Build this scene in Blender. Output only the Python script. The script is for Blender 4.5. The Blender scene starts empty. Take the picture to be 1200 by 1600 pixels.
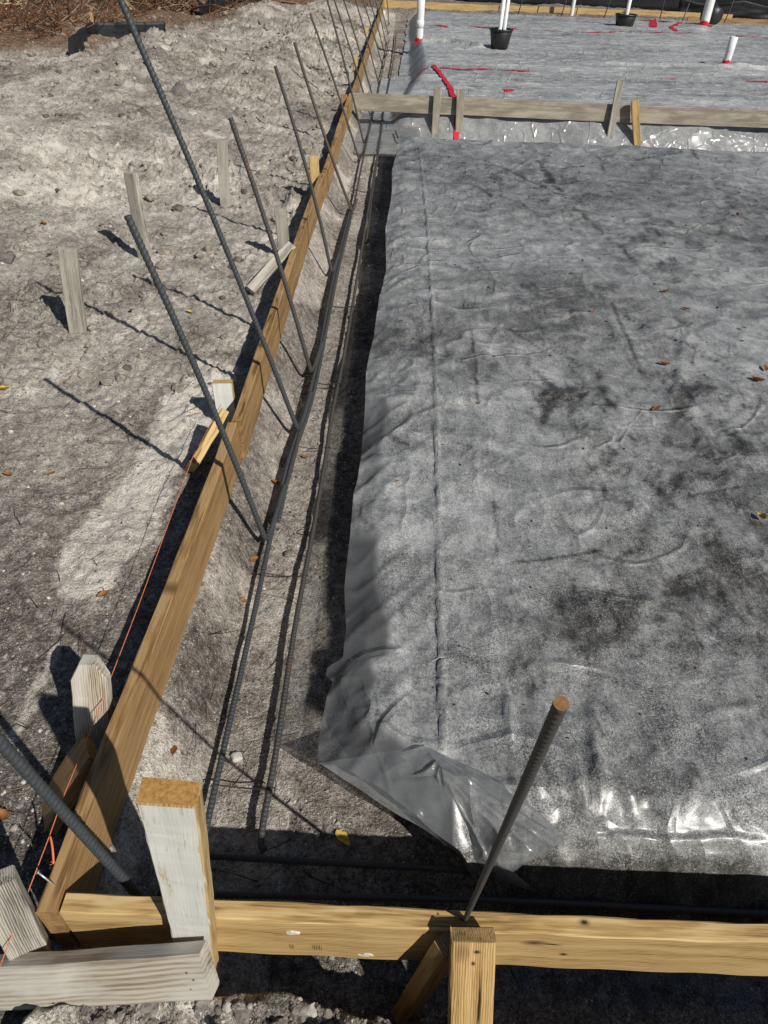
import bpy, math, random
import numpy as np
from mathutils import Vector, Matrix
random.seed(7); rng = np.random.default_rng(7)
SC = bpy.context.scene; COL = SC.collection
R = math.radians

# ------------------------------------------------------------------ camera, sky, sun, exposure
CAM_H, PITCH, ROLL = 1.5, R(40.1), 0.04
_w = np.array([0, math.cos(PITCH), -math.sin(PITCH)]); _r = np.array([1., 0, 0]); _d = np.array([0, -math.sin(PITCH), -math.cos(PITCH)])
right = math.cos(ROLL)*_r - math.sin(ROLL)*_d; down = math.sin(ROLL)*_r + math.cos(ROLL)*_d
cam = bpy.data.cameras.new('camera'); co = bpy.data.objects.new('camera', cam); COL.objects.link(co)
cam.sensor_fit = 'VERTICAL'; cam.sensor_height = 24; cam.lens = 1080/1600*24; cam.clip_start = .02; cam.clip_end = 400
M = Matrix.Identity(4)
for i in range(3): M[i][0] = right[i]; M[i][1] = -down[i]; M[i][2] = -_w[i]
M[2][3] = CAM_H; co.matrix_world = M; SC.camera = co
SUN_DIR = Vector((.85, -.87, 1.0)).normalized()          # towards the sun
sun_el = math.asin(SUN_DIR.z); sun_az = math.atan2(SUN_DIR.x, SUN_DIR.y)
world = bpy.data.worlds.new('World'); SC.world = world; world.use_nodes = True
nt = world.node_tree; bg = nt.nodes['Background']; sky = nt.nodes.new('ShaderNodeTexSky'); sky.sky_type = 'NISHITA'
sky.sun_disc = False; sky.sun_elevation = sun_el; sky.sun_rotation = sun_az; sky.air_density = 1.0; sky.dust_density = .6
nt.links.new(sky.outputs[0], bg.inputs[0]); bg.inputs[1].default_value = .05
sl = bpy.data.lights.new('sun', 'SUN'); sl.energy = 5.0; sl.angle = R(.5); sl.color = (1, .96, .89)
so = bpy.data.objects.new('sun', sl); COL.objects.link(so); so.rotation_euler = (-SUN_DIR).to_track_quat('-Z', 'Y').to_euler(); so.location = (4, -4, 6)
SC.view_settings.view_transform = 'Standard'; SC.view_settings.look = 'None'; SC.view_settings.exposure = -.15; SC.view_settings.gamma = 1
SC.cycles.max_bounces = 6; SC.cycles.transparent_max_bounces = 8

# ------------------------------------------------------------------ measuring: a photo pixel seen on a plane of known height or depth
def ray(x, y):
    u, v = x-600, y-800
    return _w + (u*right + v*down)/1080
def at(x, y, z):
    q = ray(x, y); return np.array([0, 0, CAM_H]) + (z-CAM_H)/q[2]*q
def atY(x, y, Y):
    q = ray(x, y); return np.array([0, 0, CAM_H]) + Y/q[1]*q

# ------------------------------------------------------------------ numpy noise
def _hash(ix, iy, s):
    n = (ix.astype(np.int64)*374761393 + iy.astype(np.int64)*668265263 + s*1274126177) & 0xffffffff
    n = ((n ^ (n >> 13))*1274126177) & 0xffffffff
    return ((n ^ (n >> 16)) & 0xffff)/65535.
def vn(x, y, s=0):
    x = np.asarray(x, float); y = np.asarray(y, float)
    ix = np.floor(x); iy = np.floor(y); fx = x-ix; fy = y-iy
    fx = fx*fx*fx*(fx*(fx*6-15)+10); fy = fy*fy*fy*(fy*(fy*6-15)+10)
    a = _hash(ix, iy, s); b = _hash(ix+1, iy, s); c = _hash(ix, iy+1, s); d = _hash(ix+1, iy+1, s)
    return (a+(b-a)*fx)+((c+(d-c)*fx)-(a+(b-a)*fx))*fy
def fbm(x, y, s=0, o=4, g=.5):
    t = 0; a = 1.; n = 0
    for k in range(o):
        ca, sa = math.cos(.6*k+.3), math.sin(.6*k+.3)
        t = t + a*(vn((x*ca-y*sa)*2**k+17*k, (x*sa+y*ca)*2**k-9*k, s+k)-.5)*2; n += a; a *= g
    return t/n
def rdg(x, y, s=0, o=3, p=2.):
    t = 0; a = 1.; n = 0
    for k in range(o):
        v = vn(x*2**k+7*k, y*2**k+3*k, s+k); t = t + a*(1-np.abs(2*v-1))**p; n += a; a *= .5
    return t/n
def sst(t): t = np.clip(t, 0, 1); return t*t*(3-2*t)
def poly_d(x, y, pts):
    d = np.full(np.shape(x), 1e9)
    for (x0, y0), (x1, y1) in zip(pts[:-1], pts[1:]):
        dx, dy = x1-x0, y1-y0; t = np.clip(((x-x0)*dx+(y-y0)*dy)/(dx*dx+dy*dy+1e-12), 0, 1)
        d = np.minimum(d, np.hypot(x-x0-t*dx, y-y0-t*dy))
    return d

# ------------------------------------------------------------------ mesh helpers
def link(name, me, mat=None, parent=None):
    o = bpy.data.objects.new(name, me); COL.objects.link(o)
    if mat is not None: me.materials.append(mat)
    if parent is not None: o.parent = parent
    return o
def empty(name, loc):
    o = bpy.data.objects.new(name, None); COL.objects.link(o); o.location = loc; o.empty_display_size = .1; return o
def tag(o, label, cat, group=None):
    o['label'] = label; o['category'] = cat
    if group: o['group'] = group
    return o
def grid_mesh(X, Y, Z, attrs=None, smooth=True):
    n, m = X.shape; v = np.stack([X, Y, Z], -1).reshape(-1, 3)
    me = bpy.data.meshes.new('m'); me.vertices.add(n*m); me.vertices.foreach_set('co', v.astype(np.float32).ravel())
    i = np.arange(n*m).reshape(n, m)
    q = np.stack([i[:-1, :-1], i[:-1, 1:], i[1:, 1:], i[1:, :-1]], -1).reshape(-1, 4)
    me.loops.add(q.size); me.loops.foreach_set('vertex_index', q.astype(np.int32).ravel())
    me.polygons.add(len(q)); me.polygons.foreach_set('loop_start', np.arange(0, q.size, 4, dtype=np.int32))
    me.polygons.foreach_set('loop_total', np.full(len(q), 4, dtype=np.int32))
    me.polygons.foreach_set('use_smooth', np.full(len(q), smooth))
    me.update(calc_edges=True)
    for k, a in (attrs or {}).items():
        at_ = me.attributes.new(k, 'FLOAT', 'POINT'); at_.data.foreach_set('value', np.ascontiguousarray(a, np.float32).ravel())
    return me
def py_mesh(vs, fs, smooth=False):
    me = bpy.data.meshes.new('m'); me.from_pydata([tuple(map(float, v)) for v in vs], [], fs); me.update()
    if smooth: me.polygons.foreach_set('use_smooth', [True]*len(me.polygons))
    return me
def frame(p0, p1, up):
    a = Vector(p1)-Vector(p0); L = a.length; a.normalize(); u = Vector(up); u = (u-a*u.dot(a)).normalized(); return a, u, a.cross(u), L

def board_mesh(L, W, T, seed=0, bow=.002, ch=.003, taper=(1, 1), rag=0., point=None, step=.05):
    """a sawn board along +X from 0 to L: W across Z (centred), T across Y (centred); chamfered, faintly bowed and dented"""
    r = np.random.default_rng(seed+11); n = max(3, int(L/step)+1); xs = list(np.linspace(0, L, n))
    prof = []
    for sx, sz in ((1, 1), (-1, 1), (-1, -1), (1, -1)):
        a = (sx*T/2, sz*(W/2-ch)); b = (sx*(T/2-ch), sz*W/2)
        prof += [a, b] if sx*sz > 0 else [b, a]
    vs = []; ph = r.uniform(0, 6, 4)
    for i, x in enumerate(xs):
        t = x/L; k = taper[0]+(taper[1]-taper[0])*t
        if point and t > 1-point/L: k *= max(.42, 1-(t-(1-point/L))/(point/L)*.58)
        oy = bow*math.sin(t*4+ph[0])+bow*.2*math.sin(t*13+ph[1]); oz = bow*math.sin(t*4+ph[2])
        for j, (py, pz) in enumerate(prof):
            wy = .0012*math.sin(x*31+ph[3]+j) + r.normal(0, .0003); wz = r.normal(0, .0004)
            ex = r.uniform(-rag, rag) if i in (0, n-1) else 0
            vs.append((x+ex, py+oy+wy, pz*k+oz+wz))
    fs = [tuple(range(7, -1, -1)), tuple((n-1)*8+j for j in range(8))]
    for i in range(n-1):
        for j in range(8):
            a = i*8+j; b = i*8+(j+1) % 8; fs.append((a, b, b+8, a+8))
    fs = [f[::-1] for f in fs]
    return py_mesh(vs, fs)
def board(name, p0, p1, W, T, mat, wdir=(0, 0, 1), parent=None, **k):
    """p0->p1 is the board's centre line; wdir the direction its width lies in"""
    a, u, b, L = frame(p0, p1, wdir)
    o = link(name, board_mesh(L, W, T, **k), mat, parent)
    mm = Matrix.Identity(4)
    n = u.cross(a)
    for i in range(3): mm[i][0] = a[i]; mm[i][1] = n[i]; mm[i][2] = u[i]; mm[i][3] = Vector(p0)[i]
    o.matrix_world = mm
    return o

def catmull(P, n=8):
    P = [np.array(p, float) for p in P]; P = [2*P[0]-P[1]]+P+[2*P[-1]-P[-2]]; out = []
    for i in range(1, len(P)-2):
        for k in range(n):
            t = k/n; a, b, c, d = P[i-1:i+3]
            out.append(.5*(2*b+(c-a)*t+(2*a-5*b+4*c-d)*t*t+(3*b-3*c+d-a)*t**3))
    out.append(P[-2]); return out
def tube_mesh(path, r, seg=8, rib=0., pitch=.011, cap=True):
    P = [np.array(p, float) for p in path]
    S = [0]
    for a, b in zip(P[:-1], P[1:]): S.append(S[-1]+np.linalg.norm(b-a))
    S = np.array(S); PA = np.array(P)
    if rib > 0:
        nb = max(2, int(S[-1]/pitch)); ss = []; rr = []
        for i in range(nb):
            for f, h in ((0, 0), (.42, 0), (.6, 1), (.82, 1)):
                ss.append((i+f)/nb*S[-1]); rr.append(h)
        ss.append(S[-1]); rr.append(0)
    else: ss = list(S); rr = [0]*len(ss)
    C = np.stack([np.interp(ss, S, PA[:, k]) for k in range(3)], 1)
    T = np.gradient(C, axis=0) if len(C) > 2 else np.array([C[1]-C[0]]*2); T /= np.linalg.norm(T, axis=1)[:, None]+1e-12
    ref = np.array([1., 0, 0]) if abs(T[0][0]) < .8 else np.array([0, 0, 1.])
    vs = []; n = len(C)
    u = ref-T[0]*ref.dot(T[0]); u /= np.linalg.norm(u)
    for i in range(n):
        u = u-T[i]*u.dot(T[i]); u /= np.linalg.norm(u); v = np.cross(T[i], u)
        for j in range(seg):
            ph = 2*math.pi*j/seg; q = r+rib*rr[i]*(abs(math.sin(ph))**.35 if rib else 1)
            if rib and j in (0, seg//2): q = r+rib*.9
            sl_ = .35*r*math.cos(2*ph)*rib/(rib+1e-9) if 0 < i < n-1 and rib else 0
            vs.append(C[i]+q*(math.cos(ph)*u+math.sin(ph)*v)+sl_*T[i])
    fs = [(i*seg+j, i*seg+(j+1) % seg, (i+1)*seg+(j+1) % seg, (i+1)*seg+j) for i in range(n-1) for j in range(seg)]
    if cap: fs += [tuple(range(seg-1, -1, -1)), tuple((n-1)*seg+j for j in range(seg))]
    me = py_mesh(vs, fs, True)
    if cap: me.polygons[len(fs)-1].use_smooth = False; me.polygons[len(fs)-2].use_smooth = False
    return me

# ------------------------------------------------------------------ materials
def mat(name):
    m = bpy.data.materials.new(name); m.use_nodes = True; t = m.node_tree; return m, t, t.nodes['Principled BSDF']
def N(t, typ, **kw):
    n = t.nodes.new(typ)
    for k, v in kw.items():
        if k.startswith('_'): setattr(n, k[1:], v)
        elif k.isdigit() or k.startswith('i'): n.inputs[int(k.strip('i'))].default_value = v
        else: n.inputs[k.replace('_', ' ')].default_value = v
    return n
def ramp(t, stops, src):
    n = t.nodes.new('ShaderNodeValToRGB'); e = n.color_ramp.elements
    while len(e) < len(stops): e.new(.5)
    for k, (p, c) in enumerate(stops):
        e[k].position = p; e[k].color = (c, c, c, 1) if not hasattr(c, '__len__') else (*c, 1)
    t.links.new(src, n.inputs[0]); return n
def mix(t, a, b, f, mode='MIX'):
    n = t.nodes.new('ShaderNodeMix'); n.data_type = 'RGBA'; n.blend_type = mode; n.clamp_factor = True
    for s, i in ((f, 0), (a, 6), (b, 7)):
        if hasattr(s, 'is_linked') or hasattr(s, 'links'): t.links.new(s, n.inputs[i])
        elif i == 0: n.inputs[0].default_value = s
        else: n.inputs[i].default_value = (*s, 1) if hasattr(s, '__len__') else (s, s, s, 1)
    return n.outputs[2]
def math_(t, op, a, b=None, c=None):
    n = t.nodes.new('ShaderNodeMath'); n.operation = op
    for i, s in enumerate((a, b, c)):
        if s is None: continue
        if hasattr(s, 'links'): t.links.new(s, n.inputs[i])
        else: n.inputs[i].default_value = s
    return n.outputs[0]
def noise(t, vec, scale, detail=4, rough=.55, dist=0):
    n = N(t, 'ShaderNodeTexNoise'); n.inputs['Scale'].default_value = scale; n.inputs['Detail'].default_value = detail
    n.inputs['Roughness'].default_value = rough; n.inputs['Distortion'].default_value = dist; t.links.new(vec, n.inputs['Vector']); return n.outputs[0]
def bump(t, h, s, d, nrm=None):
    b = t.nodes.new('ShaderNodeBump'); b.inputs['Strength'].default_value = s; b.inputs['Distance'].default_value = d
    t.links.new(h, b.inputs['Height'])
    if nrm is not None: t.links.new(nrm, b.inputs['Normal'])
    return b.outputs[0]
def coords(t, scale=(1, 1, 1), which='Object'):
    tc = t.nodes.new('ShaderNodeTexCoord'); mp = t.nodes.new('ShaderNodeMapping'); mp.inputs['Scale'].default_value = scale
    t.links.new(tc.outputs[which], mp.inputs['Vector']); return mp.outputs[0]
def attr(t, name):
    a = t.nodes.new('ShaderNodeAttribute'); a.attribute_name = name; return a.outputs['Fac']

def soil_material():
    m, t, p = mat('sandy soil'); L = t.links; c = coords(t)
    tone = attr(t, 'tone'); brown = attr(t, 'brown')
    n1 = noise(t, c, 2.3, 6, .6); n2 = noise(t, c, 26, 5, .65); n3 = noise(t, c, 230, 2, .7); n4 = noise(t, c, 90, 3, .7)
    v = math_(t, 'ADD', tone, math_(t, 'MULTIPLY', math_(t, 'SUBTRACT', n1, .5), .7))
    v = math_(t, 'ADD', v, math_(t, 'MULTIPLY', math_(t, 'SUBTRACT', n2, .5), .95))
    v = math_(t, 'ADD', v, math_(t, 'MULTIPLY', math_(t, 'SUBTRACT', n3, .5), 1.0))
    v = math_(t, 'ADD', v, math_(t, 'MULTIPLY', math_(t, 'SUBTRACT', n4, .5), .8))
    v = math_(t, 'ADD', v, math_(t, 'MULTIPLY', math_(t, 'SUBTRACT', noise(t, c, 42, 3, .75), .5), .5))
    base = ramp(t, [(0, (.045, .040, .036)), (.25, (.118, .102, .087)), (.5, (.275, .245, .208)), (.75, (.49, .448, .385)), (1, (.73, .68, .60))], v)
    vor = N(t, 'ShaderNodeTexVoronoi'); vor.inputs['Scale'].default_value = 120; L.new(c, vor.inputs['Vector'])
    sh = ramp(t, [(0, 1), (.14, 1), (.2, 0)], vor.outputs['Distance'])
    shc = math_(t, 'MULTIPLY', sh.outputs[0], ramp(t, [(.47, 0), (.58, 1)], noise(t, c, 21, 3)).outputs[0])
    col = mix(t, base.outputs[0], (.72, .69, .63), shc)
    v2 = N(t, 'ShaderNodeTexVoronoi'); v2.inputs['Scale'].default_value = 44; L.new(c, v2.inputs['Vector'])
    s2_ = math_(t, 'MULTIPLY', ramp(t, [(0, 1), (.09, 1), (.15, 0)], v2.outputs['Distance']).outputs[0], ramp(t, [(.44, 0), (.56, .9)], noise(t, c, 9, 3)).outputs[0])
    col = mix(t, col, (.68, .65, .58), s2_)
    vd = N(t, 'ShaderNodeTexVoronoi'); vd.inputs['Scale'].default_value = 33; L.new(c, vd.inputs['Vector'])
    dk = math_(t, 'MULTIPLY', ramp(t, [(.10, 1), (.2, 0)], vd.outputs['Distance']).outputs[0], ramp(t, [(.5, 0), (.6, .75)], noise(t, c, 7, 3)).outputs[0])
    col = mix(t, col, (.06, .052, .045), dk)
    col = mix(t, col, mix(t, (.08, .045, .028), (.30, .2, .13), ramp(t, [(.35, 0), (.7, 1)], n2).outputs[0]), brown)
    L.new(col, p.inputs['Base Color']); p.inputs['Roughness'].default_value = .95; p.inputs['Specular IOR Level'].default_value = .15
    h = math_(t, 'ADD', math_(t, 'MULTIPLY', n2, .7), math_(t, 'MULTIPLY', n4, .7)); h = math_(t, 'ADD', h, math_(t, 'MULTIPLY', n3, .4))
    h = math_(t, 'SUBTRACT', h, math_(t, 'MULTIPLY', dk, .4))
    L.new(bump(t, h, 1.0, .014), p.inputs['Normal']); return m
def wood(name, c0, c1, c2, grain=1., knots=True, stain=None, paint=0., spots=()):
    m, t, p = mat(name); L = t.links
    info = t.nodes.new('ShaderNodeObjectInfo'); tc = t.nodes.new('ShaderNodeTexCoord')
    ad = t.nodes.new('ShaderNodeVectorMath'); ad.operation = 'ADD'; sc_ = t.nodes.new('ShaderNodeVectorMath'); sc_.operation = 'SCALE'
    sc_.inputs[0].default_value = (37, 11, 5); L.new(info.outputs['Random'], sc_.inputs['Scale']); L.new(tc.outputs['Object'], ad.inputs[0]); L.new(sc_.outputs[0], ad.inputs[1])
    def mp(s):
        q = t.nodes.new('ShaderNodeMapping'); q.inputs['Scale'].default_value = s; L.new(ad.outputs[0], q.inputs['Vector']); return q.outputs[0]
    broad = noise(t, mp((.9, 9, 9)), 1.6, 3, .5, 1.1)
    w = N(t, 'ShaderNodeTexWave'); w.bands_direction = 'Z'; w.inputs['Scale'].default_value = 9*grain; w.inputs['Distortion'].default_value = 7; w.inputs['Detail'].default_value = 3
    w.inputs['Detail Scale'].default_value = 1.2; L.new(mp((.55, 5, 5)), w.inputs['Vector'])
    fine = noise(t, mp((7, 260, 260)), 1, 3, .6); mid = noise(t, mp((2, 55, 55)), 1, 3, .6); blot = noise(t, mp((3, 7, 7)), 2, 5, .6)
    v = math_(t, 'ADD', math_(t, 'MULTIPLY', w.outputs['Fac'], .19), math_(t, 'MULTIPLY', broad, .41))
    v = math_(t, 'ADD', v, math_(t, 'MULTIPLY', mid, .34)); v = math_(t, 'ADD', v, math_(t, 'MULTIPLY', math_(t, 'SUBTRACT', fine, .3), .3))
    v = math_(t, 'ADD', math_(t, 'MULTIPLY', math_(t, 'SUBTRACT', v, .5), 1.75), .53)
    col = ramp(t, [(.12, tuple(x*.55 for x in c0)), (.3, c0), (.5, c1), (.78, c2)], v).outputs[0]
    col = mix(t, col, tuple(x*.55 for x in c0), ramp(t, [(.58, 0), (.8, .55)], blot).outputs[0])
    if knots:
        vk = N(t, 'ShaderNodeTexVoronoi'); vk.inputs['Scale'].default_value = 1; L.new(mp((3, 0, 6)), vk.inputs['Vector'])
        col = mix(t, col, (.05, .025, .01), ramp(t, [(.03, .95), (.06, .55), (.11, 0)], vk.outputs['Distance']).outputs[0])
    if stain: col = mix(t, col, stain, ramp(t, [(.45, 0), (.62, .8)], noise(t, mp((1.5, 6, 6)), 2.2, 4)).outputs[0])
    if paint > 0:
        wear = ramp(t, [(.36, .15), (.45, 1)], math_(t, 'ADD', math_(t, 'MULTIPLY', noise(t, mp((6, 30, 30)), 1.3, 5, .7), .6), math_(t, 'MULTIPLY', fine, .4)))
        geo = t.nodes.new('ShaderNodeNewGeometry'); sp = t.nodes.new('ShaderNodeSeparateXYZ'); tr = t.nodes.new('ShaderNodeVectorTransform')
        tr.vector_type = 'NORMAL'; tr.convert_from = 'WORLD'; tr.convert_to = 'OBJECT'; L.new(geo.outputs['True Normal'], tr.inputs[0]); L.new(tr.outputs[0], sp.inputs[0])
        face = ramp(t, [(.8, 0), (.9, 1)], math_(t, 'ABSOLUTE', sp.outputs['Y']))
        f = math_(t, 'MULTIPLY', math_(t, 'MULTIPLY', wear.outputs[0], face.outputs[0]), paint)
        col = mix(t, col, mix(t, (.52, .52, .47), (.72, .72, .67), mid), f)
    for (sx, sy, sz, rx, ry, rz) in spots:
        q = t.nodes.new('ShaderNodeVectorMath'); q.operation = 'SUBTRACT'; q.inputs[1].default_value = (sx, sy, sz); L.new(tc.outputs['Object'], q.inputs[0])
        q2 = t.nodes.new('ShaderNodeVectorMath'); q2.operation = 'DIVIDE'; q2.inputs[1].default_value = (rx, ry, rz); L.new(q.outputs[0], q2.inputs[0])
        q3 = t.nodes.new('ShaderNodeVectorMath'); q3.operation = 'LENGTH'; L.new(q2.outputs[0], q3.inputs[0])
        dd = math_(t, 'ADD', q3.outputs['Value'], math_(t, 'MULTIPLY', math_(t, 'SUBTRACT', mid, .5), .5))
        col = mix(t, col, (.028, .014, .007), ramp(t, [(.32, .97), (.5, .55), (1., 0)], dd).outputs[0])
    L.new(col, p.inputs['Base Color']); p.inputs['Roughness'].default_value = .72; p.inputs['Specular IOR Level'].default_value = .3
    L.new(bump(t, math_(t, 'ADD', fine, math_(t, 'MULTIPLY', mid, .8)), .55, .0012), p.inputs['Normal']); return m
def plastic_sheet_material(name, CR_SCALE=(1.0, .55, 1)):
    m, t, p = mat(name); L = t.links; c = coords(t)
    damp_shade = attr(t, 'damp_shade'); clear = attr(t, 'clear'); gloss = attr(t, 'gloss')
    n0 = noise(t, c, 1.7, 5, .6, .4); n1 = noise(t, c, 7.5, 5, .65, .6); n2 = noise(t, c, 40, 4, .7); n3 = noise(t, c, 210, 2, .8); n4 = noise(t, c, 420, 1, .5)
    cs = coords(t, (3.2, .55, 1)); nst = noise(t, cs, 26, 3, .6)
    v = math_(t, 'ADD', math_(t, 'MULTIPLY', math_(t, 'SUBTRACT', n0, .5), .5), math_(t, 'MULTIPLY', math_(t, 'SUBTRACT', n1, .5), .95))
    v = math_(t, 'ADD', v, math_(t, 'MULTIPLY', math_(t, 'SUBTRACT', n2, .5), .45))
    v = math_(t, 'ADD', v, math_(t, 'MULTIPLY', math_(t, 'SUBTRACT', nst, .5), .22))
    cr = t.nodes.new('ShaderNodeMapping'); cr.inputs['Rotation'].default_value = (0, 0, R(-28)); cr.inputs['Scale'].default_value = (2.6, .8, 1); L.new(c, cr.inputs['Vector'])
    sm = ramp(t, [(.52, 0), (.68, 1)], noise(t, cr.outputs[0], 9, 8, .72, .7)).outputs[0]
    v = math_(t, 'SUBTRACT', v, math_(t, 'MULTIPLY', sm, math_(t, 'ADD', .10, math_(t, 'MULTIPLY', damp_shade, .22))))
    n5 = noise(t, c, 95, 3, .7); v = math_(t, 'ADD', v, math_(t, 'MULTIPLY', math_(t, 'SUBTRACT', n5, .5), .6))
    sp = math_(t, 'MULTIPLY', math_(t, 'SUBTRACT', n3, .5), 1.15); sp = math_(t, 'ADD', sp, math_(t, 'MULTIPLY', math_(t, 'SUBTRACT', n4, .5), .9))
    sp = math_(t, 'MULTIPLY', sp, ramp(t, [(.35, .35), (.65, 1.2)], noise(t, c, 4.1, 4, .6)).outputs[0])
    v = math_(t, 'ADD', math_(t, 'ADD', v, math_(t, 'MULTIPLY', sp, math_(t, 'SUBTRACT', 1.0, clear))), .53)
    v = math_(t, 'SUBTRACT', v, math_(t, 'MULTIPLY', damp_shade, .40)); v = math_(t, 'ADD', v, .13)
    base = ramp(t, [(0, (.040, .038, .036)), (.25, (.115, .115, .113)), (.5, (.27, .275, .275)), (.75, (.48, .485, .48)), (1, (.72, .72, .71))], v).outputs[0]
    dv = N(t, 'ShaderNodeTexVoronoi'); dv.inputs['Scale'].default_value = 135; L.new(c, dv.inputs['Vector'])
    dm = math_(t, 'MULTIPLY', ramp(t, [(.12, 1), (.26, 0)], dv.outputs['Distance']).outputs[0], ramp(t, [(.40, .12), (.62, 1)], noise(t, c, 5.3, 5, .65)).outputs[0])
    dm = math_(t, 'MULTIPLY', dm, math_(t, 'SUBTRACT', 1.0, math_(t, 'ADD', clear, math_(t, 'MULTIPLY', damp_shade, .35))))
    base = mix(t, base, (.80, .81, .81), dm)
    base = mix(t, base, (.86, .82, .77), math_(t, 'MULTIPLY', damp_shade, .8), 'MULTIPLY')
    base = mix(t, base, (.36, .375, .385), clear)
    L.new(base, p.inputs['Base Color'])
    rr = math_(t, 'SUBTRACT', math_(t, 'ADD', .36, math_(t, 'MULTIPLY', n1, .16)), math_(t, 'MULTIPLY', gloss, .24)); L.new(rr, p.inputs['Roughness'])
    p.inputs['Specular IOR Level'].default_value = .5; p.inputs['IOR'].default_value = 1.5; p.inputs['Coat Weight'].default_value = .35; p.inputs['Coat Roughness'].default_value = .27; p.inputs['Coat IOR'].default_value = 1.45
    h = math_(t, 'MULTIPLY', math_(t, 'ADD', math_(t, 'MULTIPLY', n2, .8), math_(t, 'MULTIPLY', n3, .35)), math_(t, 'SUBTRACT', 1.0, clear))
    def crease(scale, sc_, width, mask_scale, rot=0.):
        q = t.nodes.new('ShaderNodeMapping'); q.inputs['Rotation'].default_value = (0, 0, rot); q.inputs['Scale'].default_value = sc_; L.new(c, q.inputs['Vector'])
        nn = noise(t, q.outputs[0], scale, 1.2, .4, .08); a = math_(t, 'ABSOLUTE', math_(t, 'SUBTRACT', nn, .5))
        return math_(t, 'MULTIPLY', ramp(t, [(0, 1), (width, 0)], a).outputs[0], ramp(t, [(.42, 0), (.56, 1)], noise(t, c, mask_scale, 3)).outputs[0])
    ce = math_(t, 'ADD', crease(1.6, CR_SCALE, .03, 2.1, R(-30)), crease(2.3, (CR_SCALE[1]*.8+.2, CR_SCALE[0]*1.2, 1), .03, 3.0, R(24)))
    ce = math_(t, 'ADD', ce, math_(t, 'MULTIPLY', crease(5.0, CR_SCALE, .06, 3.7, R(-12)), .6))
    vo = N(t, 'ShaderNodeTexVoronoi'); vo.feature = 'DISTANCE_TO_EDGE'; vo.inputs['Scale'].default_value = 3.6
    wv = t.nodes.new('ShaderNodeVectorMath'); wv.operation = 'ADD'; nz = N(t, 'ShaderNodeTexNoise'); nz.inputs['Scale'].default_value = .9; nz.inputs['Detail'].default_value = 1.5; L.new(c, nz.inputs['Vector']); L.new(c, wv.inputs[0]); L.new(nz.outputs['Color'], wv.inputs[1]); L.new(wv.outputs[0], vo.inputs['Vector'])
    ce = math_(t, 'ADD', ce, math_(t, 'MULTIPLY', ramp(t, [(0, 1), (.05, 0)], vo.outputs['Distance']).outputs[0], ramp(t, [(.5, 0), (.62, .8)], noise(t, c, 1.7, 3)).outputs[0]))
    bn = t.nodes.new('ShaderNodeBump'); bn.inputs['Distance'].default_value = .005; L.new(h, bn.inputs['Height']); L.new(math_(t, 'SUBTRACT', .30, math_(t, 'MULTIPLY', gloss, .22)), bn.inputs['Strength']); cb = bump(t, ce, 1.0, .0072); L.new(cb, bn.inputs['Normal']); L.new(bn.outputs[0], p.inputs['Normal']); L.new(cb, p.inputs['Coat Normal'])
    tl = t.nodes.new('ShaderNodeBsdfTranslucent'); L.new(base, tl.inputs[0]); m2 = t.nodes.new('ShaderNodeMixShader'); L.new(math_(t, 'ADD', .22, math_(t, 'MULTIPLY', clear, .25)), m2.inputs[0]); L.new(p.outputs[0], m2.inputs[1]); L.new(tl.outputs[0], m2.inputs[2])
    out = t.nodes['Material Output']
    tr = t.nodes.new('ShaderNodeBsdfTransparent'); tr.inputs[0].default_value = (.86, .88, .9, 1); mx = t.nodes.new('ShaderNodeMixShader')
    L.new(math_(t, 'MULTIPLY', clear, .6), mx.inputs[0]); L.new(m2.outputs[0], mx.inputs[1]); L.new(tr.outputs[0], mx.inputs[2]); L.new(mx.outputs[0], out.inputs[0])
    return m
def plain(name, col, rough=.6, spec=.4, var=.3, scale=30, bmp=0., metal=0.):
    m, t, p = mat(name); c = coords(t); n = noise(t, c, scale, 4, .6)
    cc = mix(t, tuple(x*(1-var) for x in col), tuple(min(1, x*(1+var)) for x in col), ramp(t, [(.3, 0), (.7, 1)], n).outputs[0])
    t.links.new(cc, p.inputs['Base Color']); p.inputs['Roughness'].default_value = rough; p.inputs['Specular IOR Level'].default_value = spec; p.inputs['Metallic'].default_value = metal
    if bmp: t.links.new(bump(t, n, .6, bmp), p.inputs['Normal'])
    return m
def steel(name, c0, c1, rust):
    m, t, p = mat(name); c = coords(t, which='Object'); n = noise(t, c, 9, 5, .65); f = noise(t, c, 160, 3, .6)
    a = mix(t, c0, c1, f); a = mix(t, a, (.17, .075, .032), math_(t, 'MULTIPLY', ramp(t, [(.62-rust*.35, 0), (.78-rust*.3, 1)], n).outputs[0], .85))
    t.links.new(a, p.inputs['Base Color']); p.inputs['Roughness'].default_value = .58; p.inputs['Metallic'].default_value = .25; p.inputs['Specular IOR Level'].default_value = .4
    t.links.new(bump(t, f, .3, .001), p.inputs['Normal']); return m

MS = soil_material()
W_NEW = wood('new pine', (.135, .070, .024), (.275, .160, .064), (.40, .255, .112))
W_NEW2 = wood('yellow pine', (.24, .13, .042), (.44, .285, .11), (.60, .43, .20))
W_OLD = wood('weathered pine', (.17, .14, .105), (.32, .28, .215), (.47, .425, .34), stain=(.22, .19, .15))
W_GREY = wood('grey weathered wood', (.13, .115, .095), (.30, .275, .23), (.48, .45, .38), grain=1.6)
W_PAINT = wood('white painted wood', (.30, .18, .07), (.42, .28, .12), (.5, .36, .17), paint=1., knots=False)
W_WASH = wood('whitewashed wood', (.20, .14, .09), (.36, .29, .21), (.56, .51, .42), grain=1.3, stain=(.60, .58, .52))
END = plain('sawn end grain', (.40, .22, .07), .9, .2, .35, 160, .002)
FILM = plastic_sheet_material('polyethylene film'); FILM2 = plastic_sheet_material('wrinkled polyethylene film', (.45, 2.2, 1))
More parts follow.
